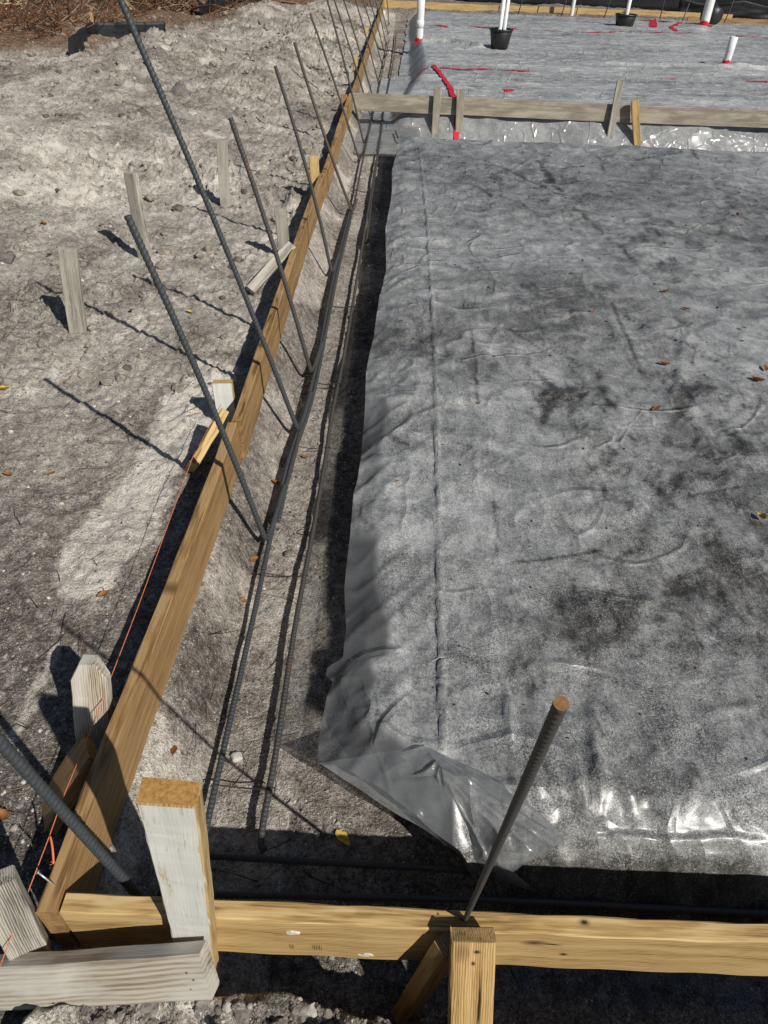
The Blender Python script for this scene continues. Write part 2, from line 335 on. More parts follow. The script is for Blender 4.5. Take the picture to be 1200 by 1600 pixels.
RB = steel('blue grey rebar', (.033, .039, .043), (.085, .095, .10), -.05)
RB_D = steel('dark rebar', (.045, .045, .044), (.10, .098, .092), .1)
RB_R = steel('rusting rebar', (.055, .048, .042), (.12, .10, .08), .35)
WIRE = plain('tie wire', (.035, .03, .027), .6, .4, .3)
PVC = plain('white pvc', (.74, .75, .76), .35, .5, .05, 12)
TAPE = plain('red tape', (.55, .012, .03), .4, .5, .25, 40)
BLACKP = plain('black plastic', (.018, .018, .02), .45, .5, .4)
CLOTH = plain('black silt cloth', (.012, .013, .016), .55, .35, .5, 18, .01)
STONE = plain('limestone pebble', (.50, .47, .42), .9, .2, .25, 60, .004)
STONE_D = plain('grey clod', (.17, .155, .14), .95, .1, .3, 60, .006)
ORANGE = plain('orange twine', (.75, .20, .09), .7, .3, .2)
NAIL = plain('bright nail', (.55, .55, .53), .35, .6, .1, metal=.6)
DARKW = plain('dark twig', (.06, .042, .03), .9, .2, .4)
ROOT = plain('dry root', (.33, .23, .15), .9, .2, .4)
REDW = plain('red brown straw', (.17, .075, .04), .9, .2, .4)
GREEN = plain('weed leaf', (.055, .10, .02), .6, .3, .4)
LEAFB = plain('brown leaf', (.20, .075, .02), .6, .3, .4, 60)
LEAFO = plain('orange leaf', (.27, .11, .035), .55, .3, .35, 60)
LEAFY = plain('yellow leaf', (.50, .36, .07), .55, .3, .35, 60)
INK = plain('faded ink', (.10, .08, .06), .9, .1, .3)
CHALK = plain('dried cement splash', (.62, .60, .55), .95, .1, .2, 80)

# ------------------------------------------------------------------ terrain and the two sheeted pads
TOP1, TOP2 = -.125, -.10
def pad1(x, y):
    z = TOP1 + .012*fbm(x*.9, y*.9, 5, 2)
    z = z - .055*np.clip((.09-x)/.26, 0, 1.4)**1.8
    z = z - .25*sst((.90-y)/.38)
    return z - .34*sst((y-7.85)/.5)
def streaks(x, y):
    xr, yr = x*.86-y*.5, x*.5+y*.86
    return sst((fbm(xr*8+1.2*fbm(x*3, y*3, 67, 2), yr*3.0, 64, 6, .72)+.0)/.22)*.75+sst((fbm(xr*24, yr*9, 65, 4, .7)-.08)/.2)*.5
def pad2(x, y):
    z = TOP2 + .02*fbm(x*.6, y*.6, 9, 2)
    xe = .10+.30*sst((y-9.5)/3.5)
    z = z - .27*sst((xe-x)/.34)
    z = z - .09*sst((10.1-y)/.5) - .38*sst((9.60-y)/.36)
    return z - .20*sst((y-22.3)/.5)
def ground_h(x, y):
    f1 = fbm(x*.7, y*.7, 1, 3); f2 = fbm(x*3.1, y*3.1, 2, 4, .6); f3 = rdg(x*5.5, y*5.5, 3, 3, 1.5)-.5; f4 = fbm(x*17, y*17, 4, 3, .6)
    far = sst((y-4)/8)
    damp_flat = np.clip(1.15-sst((y-1.0)/1.8), .35, 1)           # the near left soil is trodden smooth
    rough = 1-.55*sst((1.9-y)/1.2)*(x < -.6)
    h = -.175 + .028*f1*(1+2*far) + (.026*f2 + .008*f3*(1+far) + .010*f4 + .007*fbm(x*38, y*38, 73, 2))*rough*(1+1.3*far)
    lump = np.maximum(fbm(x*8.5+3, y*8.5, 71, 3, .6), 0)**1.3; lump2 = np.maximum(fbm(x*20, y*20, 74, 3, .6)-.1, 0); h = h + (.09*lump+.10*lump2)*sst((y-1.2)/1.8)*(.3+.7*sst(fbm(x*1.1, y*1.1, 72, 2)*2+.4))
    h = h + .10*sst((-1.9-x)/1.6)*sst((y-3)/3)
    h = h + .26*np.exp(-((x+1.75-.25*f1)/.62)**2)*sst((y-8.2)/3)*(1-sst((y-21)/2))
    h = h + .30*np.exp(-((x+3.6)/.8)**2-((y-12.0)/1.6)**2) + .22*np.exp(-((x+3.1)/.7)**2-((y-18.)/1.8)**2) + .15*np.exp(-((x+3.0)/.5)**2-((y-5.9)/1.2)**2)
    h = h + .25*np.maximum(fbm(x*.5, y*.35, 6, 3), 0)*far*sst((-1-x)/1)
    h = h + .5*sst((y-23.4)/6)*(.5+.5*fbm(x*.9, y*.9, 61, 3))*.5
    # trench for the footing inside the left form, with its sloping bank
    wob = .02*fbm(y*1.3, y*0+2, 8, 3) + .008*fbm(x*6, y*6, 10, 2)
    zf = -.365 + .012*f2 + .006*f4 + .008*fbm(x*9, y*2, 12, 2)
    bank = sst((x+.625+wob)/.17)
    inside = (x > -.64)
    g = np.where(inside, h*0 - .185 + .01*f2, h)
    hi = g*(1-bank) + zf*bank
    h = np.where(inside, hi, h)
    # pads under the plastic
    xe = -.045 + .03*fbm(y*2.1, y*0, 14, 3)
    p1 = np.where(x > -.2, pad1(np.maximum(x, -.1), y)-.05, -9)
    e1 = sst((x-xe)/.05)
    e1 = e1*sst((y-(1.0-.75*np.clip(x+.02, 0, .24)))/.06)*(y < 8.45)
    p1 = zf*(1-e1)+np.maximum(p1, -.5)*e1
    xe2 = .02+.25*sst((y-9.5)/3.5)
    p2 = pad2(x, y)-.05-.08*(1-sst((y-9.6)/.5)); e2 = sst((x-xe2+.05)/.06)*(y > 8.3)*(1-sst((y-22.5)/.25)); p2 = zf*(1-e2)+p2*e2
    mid = (y >= 8.3)
    pad = np.where(mid, p2, p1)
    h = np.where(x > -.25, pad, h)
    endt = sst((y-22.75)/.4); h = np.where((x > -.64), h*(1-endt)+(-.12+.05*f2+.04*f1+.5*sst((y-23.6)/5)*.3)*endt, h)
    # the near bank below the front form
    nb = sst((.455-.085*sst((x-.03)/.08)+.035*fbm(x*7, x*0, 16, 3)-y)/.05)
    hn = -.125 + .03*f2 + .085*(rdg(x*9, y*9, 18, 3, 1.3)-.55) + .016*f4
    hn = hn + .33*sst((x-.02)/.15)*(1-.35*sst((x-.15)/.1)*(1-sst((x-.5)/.1)))*(1-sst((y-.12)/.17))*sst((y+.6)/.3)  # unseen spoil heap, added to shade the film under the front form
    nbk = nb*(x > -.66)
    return h*(1-nbk)+hn*nbk
def spaced(a, b, s0, k, c=0.):
    v = [c]
    while v[-1] < b: v.append(v[-1]+s0+k*abs(v[-1]-c))
    w = [c]
    while w[-1] > a: w.append(w[-1]-s0-k*abs(w[-1]-c))
    return np.array(w[:0:-1]+v)
gx = spaced(-26, 26, .0055, .0062, -.40); gy = np.concatenate([np.array([-6, -4, -2.5, -1.5, -.9, -.5, -.25, -.1, 0., .07, .13, .18]), spaced(.22, 46, .0055, .0046, .22)])
X, Y = np.meshgrid(gx, gy); Z = ground_h(X, Y)
tone = .57 + .16*fbm(X*.6, Y*.6, 21, 3) + .20*fbm(X*2.4, Y*2.4, 22, 5, .6)
def blob(px, z, r, k=1.):
    p = at(*px, z); q = .35*r*fbm(X*4/r*.3, Y*4/r*.3, 23, 3)
    return k*(1-sst((np.hypot(X-p[0], (Y-p[1])*.9)+q-r*.7)/(r*.45)))
pale = [tuple(at(px, py, -.15)[:2]) for px, py in ((335, 575), (285, 640), (240, 730), (190, 800), (130, 885))]
dp = poly_d(X, Y, pale)+.055*fbm(X*6, Y*6, 25, 4)
tone += .40*(1-sst((dp-.10)/.035)); tone -= .07*(1-sst((dp-.1)/.5))
crack = [tuple(at(px, py, -.15)[:2]) for px, py in ((85, 1000), (62, 1050), (40, 1100), (15, 1150))]
tone += .38*(1-sst((poly_d(X, Y, crack)+.02*fbm(X*25, Y*25, 26, 3)-.006)/.012))
tone -= .20*sst((1.75-Y+.3*fbm(X*2, Y*2, 27, 3))/.5)*(X < -.6)
tone += (.06*sst((Y-1.7)/.8)+.05*sst((Y-3.2)/3)-.09*sst((Y-6)/5)+.22*fbm(X*5, Y*5, 75, 3)*sst((Y-2)/2))*(X < -.6)
onbank = (X > -.64) & (X < -.44)
tone = np.where(onbank, .42+.10*fbm(X*5, Y*3, 28, 3)+.28*sst(fbm(X*4, Y*2.2, 29, 3)*3)+.1*sst((Y-5)/3), tone)
tone = np.where((X >= -.44), .60+.16*fbm(X*3, Y*2, 30, 3), tone)
tone = np.where((X >= -.44) & (Y < 1.5), tone-.03, tone)
tone = np.where((X > -.22), tone-.20, tone)  # soil along the pad edge darkened, painting in the sheet's shadow
tone = np.where(Y > 23, .35, tone)
brown = sst((-X-4.0+.9*fbm(X*.9, Y*.9, 31, 4)+.35*(Y-14))/1.6)*sst((Y-8.5)/2.5)
brown = np.maximum(brown, .8*sst((Y-17.5)/3)*sst((-X-3.2+.5*fbm(X, Y, 35, 3))/1))
ground = link('ground', grid_mesh(X, Y, Z, {'tone': tone, 'brown': np.clip(brown, 0, 1)}), MS); ground['kind'] = 'structure'
del X, Y, Z
def gz(x, y): return float(ground_h(np.array([float(x)]), np.array([float(y)]))[0])

def W1(px, z=TOP1): return [tuple(at(*q, z)[:2]) for q in px]
RIDGES = [  # long creases and folds of the near sheet: (points, width, height)
    (W1([(655, 232), (668, 350), (680, 560), (684, 760), (688, 960), (692, 1180)]), .0050, .0115),
    (W1([(1085, 500), (1065, 545), (1060, 600), (1040, 640)]), .012, .013),
    (W1([(1040, 640), (1090, 680), (1130, 730), (1150, 750)]), .013, .012),
    (W1([(1060, 505), (1110, 498)]), .012, .008),
    (W1([(790, 1060), (795, 1120), (802, 1200)]), .010, .012),
    (W1([(905, 250), (1010, 380), (1110, 500), (1200, 610)]), .010, .006),
    (W1([(820, 250), (930, 390), (1010, 520), (1120, 660), (1200, 780)]), .012, .005),
    (W1([(1060, 300), (1200, 440)]), .010, .006), (W1([(1130, 480), (1200, 570)]), .010, .006),
    (W1([(740, 640), (745, 780), (760, 920)]), .005, .0025), (W1([(720, 890), (800, 905), (860, 915)]), .005, .0035),
    (W1([(560, 795), (600, 800), (645, 830), (672, 850)]), .006, .006),
    (W1([(930, 640), (990, 770), (1040, 850), (1120, 920), (1200, 1000)]), .009, .005),
    (W1([(890, 1180), (905, 1240), (925, 1300)], -.13), .011, .016), (W1([(920, 1090), (928, 1180), (935, 1250), (945, 1305)], -.13), .012, .018),
    (W1([(960, 1210), (985, 1260), (995, 1300)], -.14), .013, .017), (W1([(880, 1120), (893, 1175)], -.13), .010, .012),
    (W1([(1080, 1120), (1200, 1108)], -.13), .012, .010), (W1([(1100, 1190), (1150, 1205), (1200, 1200)], -.13), .015, .012),
    (W1([(884, 1318), (960, 1312), (1040, 1322), (1120, 1318), (1220, 1328)], -.18), .009, .017), (W1([(1000, 1345), (1100, 1340), (1220, 1346)], -.2), .010, .010), (W1([(900, 1345), (930, 1325), (960, 1318)], -.19), .008, .012),
    (W1([(1010, 1130), (1025, 1180), (1000, 1230)], -.13), .012, .010),
]
def folds1(x, y):
    w = .010*fbm(x*3.5, y*3.5, 41, 3)
    w = w + .013*(rdg(x*3.2+y*.7, y*1.3-x*.4, 42, 3, 4)-.25) + .0050*fbm(x*11, y*9, 44, 3) + .017*(rdg(x*1.3+y*.2, y*4.2+x*.8, 43, 2, 5)-.15)*sst((y-1.6)/1.5) + .0095*(rdg(x*7+y*2, y*6-x*2, 36, 3, 3)-.25)*(.4+.6*sst(fbm(x*1.2, y*1.2, 37, 2)*2+.3)) + .006*rdg((x*.87-y*.5)*2.1, (x*.5+y*.87)*.25, 38, 2, 22) + .005*rdg((x*.93-y*.36)*1.7+4, (x*.36+y*.93)*.2, 39, 2, 26)
    edge = np.exp(-(np.maximum(x+.12, 0)/.27)**2)
    w = w + edge*(.055*(rdg(x*1.0+y*1.2, y*2.6-x*3.6, 45, 3, 2.2)-.35) + .012*fbm(x*7, y*5, 46, 3))
    front = np.exp(-(np.maximum(y-.84, 0)/.30)**2)*sst((x-.05)/.2)
    w = w + front*(.026*(rdg(x*5.0+y*1.5, y*1.8+x*.9, 47, 3, 2.6)-.3) + .007*fbm(x*12, y*7, 48, 3))
    back = sst((y-7.2)/.6); w = w + back*.02*(rdg(x*1.5, y*2, 49, 2, 2)-.4)
    right = sst((x-.7)/1.0); w = w + right*.016*(rdg((x-y*.42)*2.6, (y+x*.4)*.45, 50, 3, 3)-.25)
    for k, (pts, wd, hh) in enumerate(RIDGES):
        d = poly_d(x, y, pts)+wd*.6*fbm(x*9, y*9, 51, 2)
        de = np.minimum(np.hypot(x-pts[0][0], y-pts[0][1]), np.hypot(x-pts[-1][0], y-pts[-1][1])); en = 1. if k == 0 else 1-np.exp(-(de/.06)**2)
        w = w + (1.5 if k < 5 else 1.0)*hh*en*np.exp(-(d/wd)**2)
    return w
def sheet1():
    ys = spaced(.28, 8.75, .0048, .0048, .30); hem_px = [(497, 1190), (500, 1150), (512, 1100), (520, 1078), (509, 1062), (512, 1050), (536, 1044), (541, 1000), (538, 930), (547, 850), (552, 790), (563, 740), (570, 650), (572, 590), (583, 540), (592, 480), (603, 430), (602, 370), (612, 310), (612, 280), (622, 235)]
    hp = np.array([at(px, py, -.19)[:2] for px, py in hem_px]); o = np.argsort(hp[:, 1]); hp = hp[o]
    hem = np.interp(ys, hp[:, 1], hp[:, 0]) + .006*fbm(ys*6, ys*0, 55, 2)
    # the near lower hem: cut back where the corner is folded, otherwise running on under the front form
    cy = np.interp
    s = spaced(0, 1, .0012, .009, 0.); s = s[s >= 0]; s = s/s[-1]
    Xg = hem[:, None] + s[None, :]*(6.2-hem[:, None]); Yg = np.repeat(ys[:, None], len(s), 1)
    ymin = np.interp(Xg, [-.2, -.14, .02, .15, .22, .29, .38, .46, 7], [.97, .955, .88, .80, .765, .70, .50, .30, .30])
    n_ = len(ys); k = np.arange(n_)[:, None]/(n_-1)
    Yg = np.where(Yg < 1.25, ymin + (Yg-.30)*(1.25-ymin)/(1.25-.30), Yg)
    hem2 = np.interp(Yg[:, 0], hp[:, 1], hp[:, 0]); Xg = hem2[:, None] + s[None, :]*(6.2-hem2[:, None])
    Zg = pad1(Xg, Yg)+folds1(Xg, Yg)
    Zg = np.where(Yg < .62, np.minimum(Zg, -.25), Zg)
    d = Xg-hem2[:, None]
    bare = 1-sst((d-.045-.045*(1+fbm(Yg*3.1, Yg*0+Xg, 57, 3)))/.03); bare = bare*(Yg < 8.2)*(.12+.88*np.maximum(1-sst((Yg-1.75)/.12), np.exp(-((Yg-2.45)/.28)**2)))
    cornerclear = 1-sst((Yg-(.95-.55*Xg)-.05)/.05); bare = np.maximum(bare, cornerclear*(Xg < .2))
    front = sst((.80-Yg)/.06)*.55
    damp_shade = .10+.9*sst((.78-Yg)/.05)+.30*fbm(Xg*.8, Yg*.8, 58, 3)+.25*sst(fbm(Xg*1.6, Yg*3.2, 68, 4, .6)*2.2-.2)  # damp stains, plus shade painted into the near strip by the front form
    reg = 0
    for px, r, k_ in (((900, 640), .24, 1.), ((1075, 640), .30, 1.), ((1000, 760), .30, .8), ((1100, 770), .22, .9), ((905, 950), .13, 1.), ((1080, 950), .26, .75), ((1165, 1010), .2, .6), ((850, 300), .8, .55), ((985, 375), .6, .6), ((880, 480), .5, .5),
                      ((1130, 330), .8, .4), ((730, 560), .22, .35), ((1080, 1215), .05, 1.), ((830, 1040), .07, .7), ((1150, 860), .15, .9), ((950, 700), .09, 1.1), ((965, 655), .07, 1.2), ((1100, 700), .08, 1.2), ((690, 260), .5, .4)):
        p = at(*px, TOP1); q = np.hypot((Xg-p[0]), (Yg-p[1])*.7)/r + .5*fbm(Xg/r*.6, Yg/r*.5, 59, 3); reg = np.maximum(reg, k_*(1-sst((q-.35)/1.0)))
    damp_shade = damp_shade + 1.1*reg*(.12+.88*streaks(Xg, Yg)) + .16*streaks(Xg+7, Yg*.8)
    ql = np.random.default_rng(77)
    for k in range(46):
        x0, y0 = ql.uniform(.3, 3.6), 1.2+6.2*ql.random(); a = R(ql.choice([-62, -58, -66, 25, 80])+ql.normal(0, 6)); L_ = ql.uniform(.15, .9)
        if x0 > .5*y0+.3: continue
        d = poly_d(Xg, Yg, [(x0, y0), (x0+math.cos(a)*L_*.5+.01, y0+math.sin(a)*L_*.5), (x0+math.cos(a)*L_, y0+math.sin(a)*L_)]); wdt = .0028+.0011*y0
        damp_shade = damp_shade + ql.uniform(.5, 1.1)*np.exp(-(d/wdt)**2)
    drag = [W1([(820, 560), (870, 610), (880, 650)]), W1([(925, 560), (945, 620), (990, 690), (1000, 740)]), W1([(950, 700), (1040, 780), (1090, 840)]), W1([(1060, 640), (1110, 690), (1150, 745)]), W1([(560, 660), (640, 700)]), W1([(840, 250), (900, 330), (1000, 420), (1090, 540)])]
    for dl_ in drag: damp_shade = damp_shade + .8*np.exp(-((poly_d(Xg, Yg, dl_)+.02*fbm(Xg*12, Yg*12, 66, 3))/.016)**2)*sst(fbm(Xg*6, Yg*6, 63, 3)*2+.6)
    gloss = .25+.12*np.exp(-(np.maximum(Yg-.70, 0)/.28)**2) + .6*bare
    bare = bare*(1-.55*np.exp(-(d/.007)**2))
    keep = grid_mesh(Xg, Yg, Zg, {'damp_shade': np.clip(damp_shade, 0, 1.4), 'clear': np.clip(np.maximum(bare, front*.0), 0, 1), 'gloss': np.clip(gloss, 0, 1)})
    return keep
s1 = empty('plastic_sheet', (1.2, 3.0, TOP1))
tag(s1, 'near clear plastic sheet beaded with condensation over the smooth soil pad, its corner folded', 'plastic sheet')
def child(name, me, m, par):
    o = link(name, me, m); o.parent = par; o.matrix_parent_inverse = Matrix.Translation(par.location).inverted(); return o
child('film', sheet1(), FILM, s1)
def patch(cs, nx, ny, amp, seed, bulge=0.):
    """coons-less bilinear patch of film with sharp crumples"""
    A, B, C, D = [np.array(c, float) for c in cs]; u, v = np.meshgrid(np.linspace(0, 1, nx), np.linspace(0, 1, ny))
    P = (A*(1-u)[..., None]+B*u[..., None])*(1-v)[..., None]+(D*(1-u)[..., None]+C*u[..., None])*v[..., None]
    edge = np.minimum(1, 6*np.minimum(np.minimum(u, 1-u), np.minimum(v, 1-v)))
    th = np.arctan2(v+.02, u+.02)/1.5708; rr = np.hypot(u, v)
    P[..., 2] += (amp*2.3*rr*(rdg(th*3.3+.35*fbm(u*2, v*2, seed+9, 2), rr*.7, seed, 2, 3.5)-.2)+amp*.5*fbm(P[..., 0]*14, P[..., 1]*14, seed+7, 3)+bulge*np.sin(u*3.14)*np.sin(v*3.14))*(.25+.75*edge)
    P[..., 0] += .004*fbm(u*4, v*4, seed+3, 2); P[..., 1] += .004*fbm(u*4, v*4, seed+5, 2)
    return P
def flap():
    q = lambda px, py, z: at(px, py, z)
    P0 = q(498, 1193, -.185); P1 = q(660, 1165, -.095); P2 = q(712, 1330, -.235); P1b = q(690, 1200, -.080)
    A = patch([P0, P1, P1b, P2], 60, 40, .012, 70, .012); me = grid_mesh(A[..., 0], A[..., 1], A[..., 2], {'damp_shade': A[..., 0]*0+.2, 'clear': A[..., 0]*0+.55, 'gloss': A[..., 0]*0+1.})
    child('folded_corner', me, FILM, s1)
    B = patch([P1b, q(885, 1312, -.105), q(800, 1362, -.165), P2], 70, 50, .020, 75, .018)
    child('folded_corner', grid_mesh(B[..., 0], B[..., 1], B[..., 2], {'damp_shade': B[..., 0]*0+.2, 'clear': B[..., 0]*0+.45, 'gloss': B[..., 0]*0+1.}), FILM, s1)
    Cp = patch([P2, q(800, 1362, -.165), q(850, 1400, -.28), q(748, 1385, -.29)], 40, 20, .01, 78)
    child('folded_corner', grid_mesh(Cp[..., 0], Cp[..., 1], Cp[..., 2], {'damp_shade': Cp[..., 0]*0+.2, 'clear': Cp[..., 0]*0+.66, 'gloss': Cp[..., 0]*0+1.}), FILM, s1)
    D = patch([P1, q(790, 1222, -.10), q(887, 1314, -.10), P1b], 50, 20, .008, 80, .006)
    child('folded_corner', grid_mesh(D[..., 0], D[..., 1], D[..., 2], {'damp_shade': D[..., 0]*0+.3, 'clear': D[..., 0]*0+.6, 'gloss': D[..., 0]*0+1.}), FILM, s1)
flap()

ridge2 = [tuple(at(660, 66, -.1)[:2]), tuple(at(700, 66, -.1)[:2]), tuple(at(750, 75, -.1)[:2])]
def zs2(x, y):
    z = pad2(x, y) + .030*(rdg(x*1.1+y*.15, y*3.0, 90, 4, 2.5)-.35)*sst((y-9.6)/.5) + .010*fbm(x*3, y*8, 91, 3) + .012*1.6*(rdg(x*3.2, y*8.5, 89, 3, 3)-.3)
    dr = 1-sst((y-9.6)/.3); z = z + dr*(.13*(rdg(x*1.5+y*2.6, y*.6-x*.4, 92, 2, 1.6)-.4) + .012*fbm(x*5, y*3, 99, 3)) - .03*dr
    ed = np.exp(-(np.maximum(x-.02, 0)/.3)**2); z = z + ed*.03*(rdg(x*2+y, y*2.2, 93, 3, 1.6)-.4)
    z = z + .07*np.exp(-(poly_d(x, y, ridge2)/.07)**2) + .05*np.exp(-(poly_d(x, y, [tuple(at(890, 100, -.1)[:2]), tuple(at(1200, 108, -.1)[:2])])/.10)**2)
    z = z + .05*np.exp(-(poly_d(x, y, [tuple(at(1040, 34, -.1)[:2]), tuple(at(1090, 45, -.1)[:2])])/.4)**2)
    f = sst((x+.14)/.10)
    floor = -.335 + .02*(rdg(x*3, y*2, 94, 3, 2)-.4)
    return np.where(x < .25, np.maximum(z, floor), z)
ys = spaced(8.15, 22.9, .012, .0028, 8.2); s = spaced(0, 1, .0012, .006, 0.); s = s[s >= 0]; s = s/s[-1]
hem = np.interp(ys, [8.15, 8.6, 9.5, 11, 12.8, 13.3, 18, 22.9], [-.46, -.50, -.50, -.47, -.43, -.04, .05, .1]) + .03*fbm(ys*1.7, ys*0, 95, 3)
Xg = hem[:, None]+s[None, :]*(14.5-hem[:, None]); Yg = np.repeat(ys[:, None], len(s), 1); Yg = Yg + .12*fbm(Xg*1.5, Xg*0, 96, 3)*(1-sst((Yg-8.15)/.8))
s2 = link('plastic_sheet', grid_mesh(Xg, Yg, zs2(Xg, Yg), {'damp_shade': -.25+.35*fbm(Xg*.7, Yg*1.5, 97, 3)+.30*sst(fbm(Xg*.9, Yg*4, 98, 3)*2)-.12*(1-sst((Yg-9.7)/.3)), 'clear': np.clip(.55*(1-sst((Yg-9.9)/.4))+.2*(1-sst((Xg-.3)/.2)), 0, 1)*.55, 'gloss': np.clip(.85*(1-sst((Yg-9.7)/.3))+.25, 0, 1)}), FILM2)
tag(s2, 'far wrinkled plastic sheet beyond the cross board, red tape and white pipes on it', 'plastic sheet')
def sz2(x, y): return float(zs2(np.array([float(x)]), np.array([float(y)]))[0])

# ------------------------------------------------------------------ form boards
Tb, Wb, Zc = .038, .184, -.092
FB = 'boards forming the long left side'
def form(y0, y1, x, seed, label, z=Zc, m=W_NEW, x1=None):
    return tag(board('form_board', (x, y0, z), ((x if x1 is None else x1), y1, z), Wb, Tb, m, seed=seed, bow=.006, step=.12), label, 'board', FB)
form(.515, 2.30, -.628, 1, 'nearest long yellow pine form board on the left, with the nail at its corner', x1=-.618)
form(2.31, 5.92, -.605, 2, 'second yellow pine board of the left side form, starting at the white topped stake', z=Zc+.002, x1=-.598)
form(5.93, 9.46, -.596, 3, 'third board of the left form, ending where the weathered cross board meets it', x1=-.59)
form(9.53, 13.6, -.583, 4, 'fourth board of the left form, just past the weathered cross board', x1=-.578)
form(13.62, 17.9, -.585, 5, 'fifth board of the left form, with clods heaped against it', z=Zc+.01, x1=-.580)
form(17.92, 23.4, -.578, 6, 'farthest board of the left form, reaching the far corner', z=Zc, x1=-.572)
k1 = at(913, 1441, 0); k2 = atY(880, 1490, .5125); k3 = atY(862, 1476, .5125); k4 = at(684, 1428, 0)
W_FRONT = wood('front pine', (.24, .13, .042), (.44, .285, .11), (.60, .43, .20), spots=[(k1[0]+.606, k1[1]-.534, .092, .016, .009, .02), (k2[0]+.606, -.0215, k2[2]+.092, .012, .02, .010), (k3[0]+.606, -.0215, k3[2]+.092, .03, .02, .006), (k4[0]+.606, k4[1]-.534, .092, .004, .004, .02)])
fr = tag(board('form_board', (-.606, .534, Zc), (1.9, .534, Zc+.002), Wb, Tb, W_FRONT, seed=8, bow=.003), 'bright yellow pine form board across the bottom of the picture with a dark knot', 'board')
def decal(name, px, w, h, m, par, Y=.5125):
    p = atY(*px, Y); r = np.random.default_rng(int(px[0])); n = 14
    vs = []
    for k in range(n):
        a = 2*math.pi*k/n; q = r.uniform(.6, 1.1) if name == 'paint_splash' else 1
        vs.append((p[0]+math.cos(a)*w*q/2, Y-.001, p[2]+math.sin(a)*h*q/2))
    for k in range(n): vs.append((vs[k][0], Y+.003, vs[k][2]))
    fs = [tuple(range(n))]+[(k, k+n, (k+1) % n+n, (k+1) % n) for k in range(n)]
    o = link(name, py_mesh(vs, fs), m); o.parent = par; bpy.context.view_layer.update(); o.matrix_parent_inverse = par.matrix_world.inverted(); return o
bpy.context.view_layer.update()
decal('paint_splash', (458, 1458), .030, .016, CHALK, fr); decal('paint_splash', (572, 1492), .034, .016, CHALK, fr)
# faded mill stamp: a few ink strokes
def strokes(px, par, k0, k1, Y=.5125):
    vs = []; fs = []
    for (dx, dz, w, h) in ((-.012, 0, .0013, .020), (-.007, 0, .0013, .020), (-.002, 0, .0013, .020), (.003, 0, .0013, .020), (-.0045, .0105, .017, .0013), (-.0045, -.0105, .017, .0013), (-.060, 0, .0012, .024), (-.055, 0, .0012, .024))[k0:k1]:
        p = atY(*px, Y); i = len(vs); x, z = p[0]+dx, p[2]+dz
        vs += [(x-w/2, Y-.0012, z-h/2), (x+w/2, Y-.0012, z-h/2), (x+w/2, Y-.0012, z+h/2), (x-w/2, Y-.0012, z+h/2)]; fs.append((i, i+1, i+2, i+3))
    o = link('ink_stamp', py_mesh(vs, fs), INK); o.parent = par; o.matrix_parent_inverse = par.matrix_world.inverted()
strokes((500, 1481), fr, 0, 6); strokes((500, 1481), fr, 6, 8)

cr = tag(board('cross_board', (-.572, 9.50, Zc), (.72, 9.505, Zc), Wb, Tb, W_OLD, seed=12, bow=.004, step=.2), 'weathered cross board between the pads, left piece butting the left form', 'board', 'weathered boards between the pads')
tag(board('cross_board', (.725, 9.515, Zc+.0), (6.8, 9.54, Zc-.01), Wb, Tb, W_OLD, seed=13, bow=.01, step=.2), 'weathered cross board between the pads, long right piece running out of the picture', 'board', 'weathered boards between the pads')
tag(board('form_board', (-.57, 23.35, Zc+.02), (2.72, 23.60, Zc+.01), Wb, Tb, W_NEW2, seed=14, bow=.01, step=.3), 'far end form board, leftmost length beside the far corner', 'board', 'far end boards')
tag(board('form_board', (2.74, 23.62, Zc-.0), (6.1, 23.85, Zc), Wb, Tb, W_NEW2, seed=15, bow=.01, step=.3), 'far end form board, second length from the far corner', 'board', 'far end boards')
tag(board('form_board', (6.12, 23.8, Zc), (9.2, 24.0, Zc-.01), Wb, Tb, W_NEW2, seed=16, bow=.01, step=.3), 'far end form board behind the leaning white pipe and the tipped bucket', 'board', 'far end boards')
tag(board('form_board', (7.55, 22.75, Zc-.02), (14, 22.95, Zc-.02), Wb, Tb, W_NEW, seed=17, bow=.01, step=.3), 'pale far board set forward of the others at the top right', 'board', 'far end boards')

# ------------------------------------------------------------------ stakes and braces
def stake(name, base, top, W, T, m, wdir, label, cat='stake', group=None, **k):
    return tag(board(name, base, top, W, T, m, wdir=wdir, **k), label, cat, group)
ST = 'wooden stakes driven into the sand'
def soil_stake(bp, tp, W, m, label, seed, zb=None, turn=0.):
    b = at(*bp, -.155); t = atY(tp[0], tp[1], b[1]+.01); d = (t-b); b2 = b-d*.25
    return stake('wooden_stake', b2, t, W, .038, m, (math.cos(turn), math.sin(turn), 0), label, group=ST, seed=seed, rag=.003)
soil_stake((122, 512), (105, 388), .088, W_GREY, 'grey weathered stake alone in the sand, leaning left, nearest of the far trio', 21, turn=.15)
soil_stake((225, 398), (204, 270), .080, W_GREY, 'grey stake standing behind the top of the second leaning rebar', 22, turn=-.35)
soil_stake((352, 314), (347, 220), .080, W_GREY, 'short stake with a rusty brown top, farthest of the trio out in the sand', 23, turn=.1)
stake('wooden_stake', (-.725, 4.58, -.3), atY(438, 325, 4.6), .075, .03, W_GREY, (1, 0, 0), 'thin grey stake between the left form and the third rebar', group='stakes along the left form', seed=24)
stake('wooden_stake', (-.655, 5.88, -.3), atY(490, 243, 5.9), .075, .038, W_NEW2, (1, .2, 0), 'bright yellow stake against the outside of the left form where boards meet', group='stakes along the left form', seed=25)
stake('wooden_stake', (-.690, 2.52, -.35), atY(348, 596, 2.58), .085, .038, W_PAINT, (1, .1, 0), 'white faced stake outside the left form beside the joint', group='stakes along the left form', seed=26, rag=.004)
